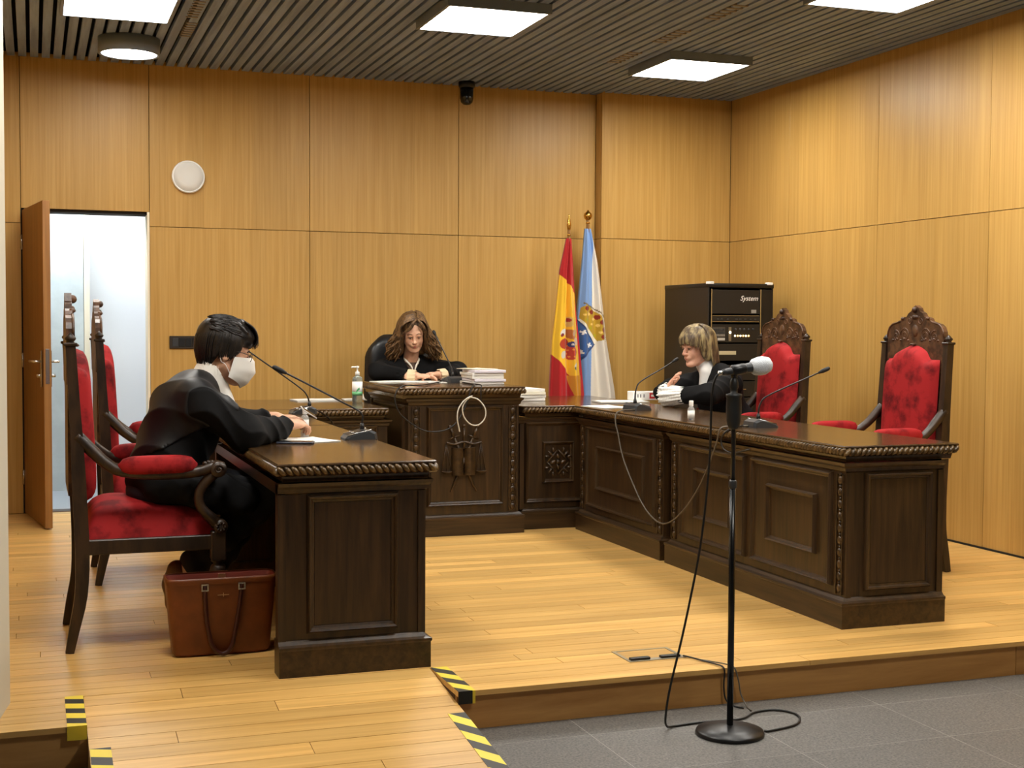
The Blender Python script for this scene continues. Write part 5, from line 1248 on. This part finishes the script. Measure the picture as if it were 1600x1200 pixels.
    for k in range(16): a = 2*PI*k/16; mb.ball(Vector(wl)+Vector((-.012+.0*a, .03*math.cos(a), .03*math.sin(a))), .005, 6, 5)
    return t
person_judge()
# ---------------------------------------------------------------- woman with lace cuffs at the right
def person_right():
    t = thing('person', 'person with highlighted bob hair and white lace cuffs at the right desk', 'person', (4.15, 7.7, 0))
    sk = skin_mat('skin right', rgb(204, 148, 122), rgb(226, 176, 150))
    S = Sdf((3.55, 7.2, .35), (4.55, 8.25, 1.36), .0045); YC = 7.74
    sc = .97; Hm = frame((4.03, 7.80, 1.168), (-1, -.22, -.12), sc=sc); W_, E, Cp = head(S, Hm, sc)
    S.cap(W_(-.03, 0, -.07), (4.13, YC+.02, .99), .048, .056, .03)
    S.ell((4.16, YC, .86), (.105, .16, .16), None, .05); S.ell((4.24, YC, .66), (.11, .15, .15), None, .05); S.ell((4.28, YC-.03, .59), (.13, .17, .09), None, .04)
    wn, wf = (3.79, 7.68, .862), (3.80, 7.74, .885)
    S.path([(4.14, YC-.175, .955), (3.93, 7.46, .86), wn], [.05, .042, .028], .03); S.path([(4.14, YC+.175, .955), (3.92, 7.97, .862), wf], [.05, .042, .028], .03)
    hand(S, wn, (-.1, 1, .02), (-.6, 0, .8), (.2, .1, 1), [.3, .35, .4, .4], sc=.98)
    hand(S, (3.80, 7.75, .90), (.05, -.55, .62), (-.8, -.3, .2), (.4, -.2, .8), [.2, .22, .25, .3], sc=.98)
    for s in (-1, 1): S.path([(4.26, YC+s*.09, .58), (3.92, YC+s*.11, .54), (3.95, YC+s*.11, .42)], [.08, .055, .045], .03)
    S.build('body', sk, t)
    S = Sdf((3.6, 7.15, .42), (4.6, 8.3, 1.14), .006)
    fold = lambda X, Y, Z, q: .010*ridge(Y*18+Z*9+X*8)
    S.ell((4.17, YC, .86), (.135, .20, .18), None, .05, wob=fold); S.ell((4.24, YC, .66), (.155, .21, .19), None, .05, wob=fold)
    S.cap((4.15, YC-.15, .96), (4.15, YC+.15, .96), .075, .075, .05); S.cap((4.15, YC-.05, 1.015), (4.15, YC+.05, 1.015), .05, .05, .05)
    slv = lambda X, Y, Z, q: .009*ridge(Y*28+Z*24+X*30)
    S.path([(4.14, YC-.19, .945), (3.945, 7.45, .885), (3.83, 7.60, .868)], [.08, .066, .055], .03, slv); S.path([(4.14, YC+.19, .945), (3.93, 7.98, .885), (3.815, 7.86, .875)], [.08, .066, .055], .03, slv)
    S.cap((4.03, YC, 1.05), (4.02, YC, .88), .05, .014, .015, True); S.cap(W_(-.03, 0, -.07), (4.11, YC+.02, .98), .056, .06, .01, True)
    S.build('gown', gown, t)
    S = Sdf((3.95, 7.6, .80), (4.3, 7.95, 1.12), .0045)
    S.cap(W_(-.035, 0, -.085), (4.125, YC+.02, .985), .056, .066, .02); S.cap((4.08, YC, 1.0), (4.055, YC, .86), .05, .04, .03); S.cap(W_(-.03, 0, -.03), W_(-.033, 0, -.088), .05, .054, .005, True)
    S.build('roll_neck', plain('pale grey knit', rgb(206, 204, 200), .8), t)
    n0 = set(t.children)
    # gathered white lace cuffs
    lace = mottled('white lace', rgb(226, 224, 218), rgb(246, 245, 240), 90, rough=.8, bump=.4)
    for (a, b, r0, r1, nm) in (((3.835, 7.565, .872), (3.775, 7.735, .862), .05, .066, 0), ((3.82, 7.845, .882), (3.795, 7.725, .888), .046, .054, 1)):
        a, b = Vector(a), Vector(b); d = (b-a); Rm = rot_to(d.normalized()); V = []; n1, n2 = 9, 72
        for i in range(n1):
            q = i/(n1-1)
            for k in range(n2):
                an = 2*PI*k/n2; r = r0+(r1-r0)*q+.007*q*math.sin(an*9)+.003*math.sin(an*17+q*5); p = a+d*(q+.05*q*math.sin(an*18))+Rm @ Vector((r*math.cos(an), r*math.sin(an), 0))
                p.z = max(p.z, .796); V.append(p)
        o = MB().grid(V, n1, n2, True, True).build('lace_cuff', lace, t); sm = o.modifiers.new('thick', 'SOLIDIFY'); sm.thickness = .003
    face_parts(t, Hm, sc, None, lip=plain('lips r', rgb(176, 100, 90), .45), brow=plain('brow r', rgb(120, 92, 66), .7), look=(0, -.002))
    hm = mottled('highlighted hair', rgb(80, 64, 46), rgb(178, 158, 112), 34, rough=.5, lo=.42, hi=.66, stretch=(1, 1, .22), dist=.3)
    S = Sdf((3.85, 7.6, 1.0), (4.25, 8.0, 1.36), .0045); R = np.array(Hm.to_3x3())/sc
    EH = lambda c, r, k=.02, sub=False: S.ell(W_(*c), tuple(x*sc for x in r), R, k, sub)
    EH((-.03, 0, .055), (.108, .094, .092)); EH((-.075, 0, -.02), (.05, .09, .10), .03)
    for s in (-1, 1): EH((-.02, s*.085, -.01), (.058, .022, .08), .02)
    EH((.085, 0, -.03), (.075, .08, .095), .012, True)
    o = S.build('hair', hm, t); rr = random.Random(23); mb = MB()
    for i in range(230):
        s = 1 if i % 2 else -1; an = rr.uniform(.53*PI, PI)*s; ca, sa = math.cos(an), math.sin(an)   # angle about the crown, 0 = front
        ln = .105+.03*rr.random(); j = rr.uniform(-.06, .06)
        P = [(-.02+.02*ca, .02*sa, .152)]
        for q in (.35, .7, 1.0): a = q*PI/2; P.append((-.02+.118*ca*math.sin(a), (.100+.004*rr.random())*sa*math.sin(a+j*.3), .05+.102*math.cos(a)))
        for q in (.35, .7, 1.0): P.append((-.02+ca*(.118+.014*q), sa*(.101+.016*q), .05-(ln+.055)*q+.0))
        lock(mb, [W_(*p) for p in P], [.005, .008, .009, .008, .0025], 5, 3)
    for i in range(90):   # fringe swept over the brow
        an = rr.uniform(-.5*PI, .5*PI); ca, sa = math.cos(an), math.sin(an)
        P = [(-.01, .02*sa, .153), (.035*ca+.02, .055*sa, .135), (.10*ca, .092*sa, .09), (.112*ca+.004, .098*sa, .055), (.113*ca+.002, .1*sa+.006, .038+rr.uniform(-.01, .01)-.06*abs(sa)**3)]
        lock(mb, [W_(*p) for p in P], [.005, .007, .007, .002], 5, 3)
    mb.build('hair_locks', hm, o)
    for q in t.children:
        if q not in n0 and q is not o: wchild(q, t)
    return t
person_right()
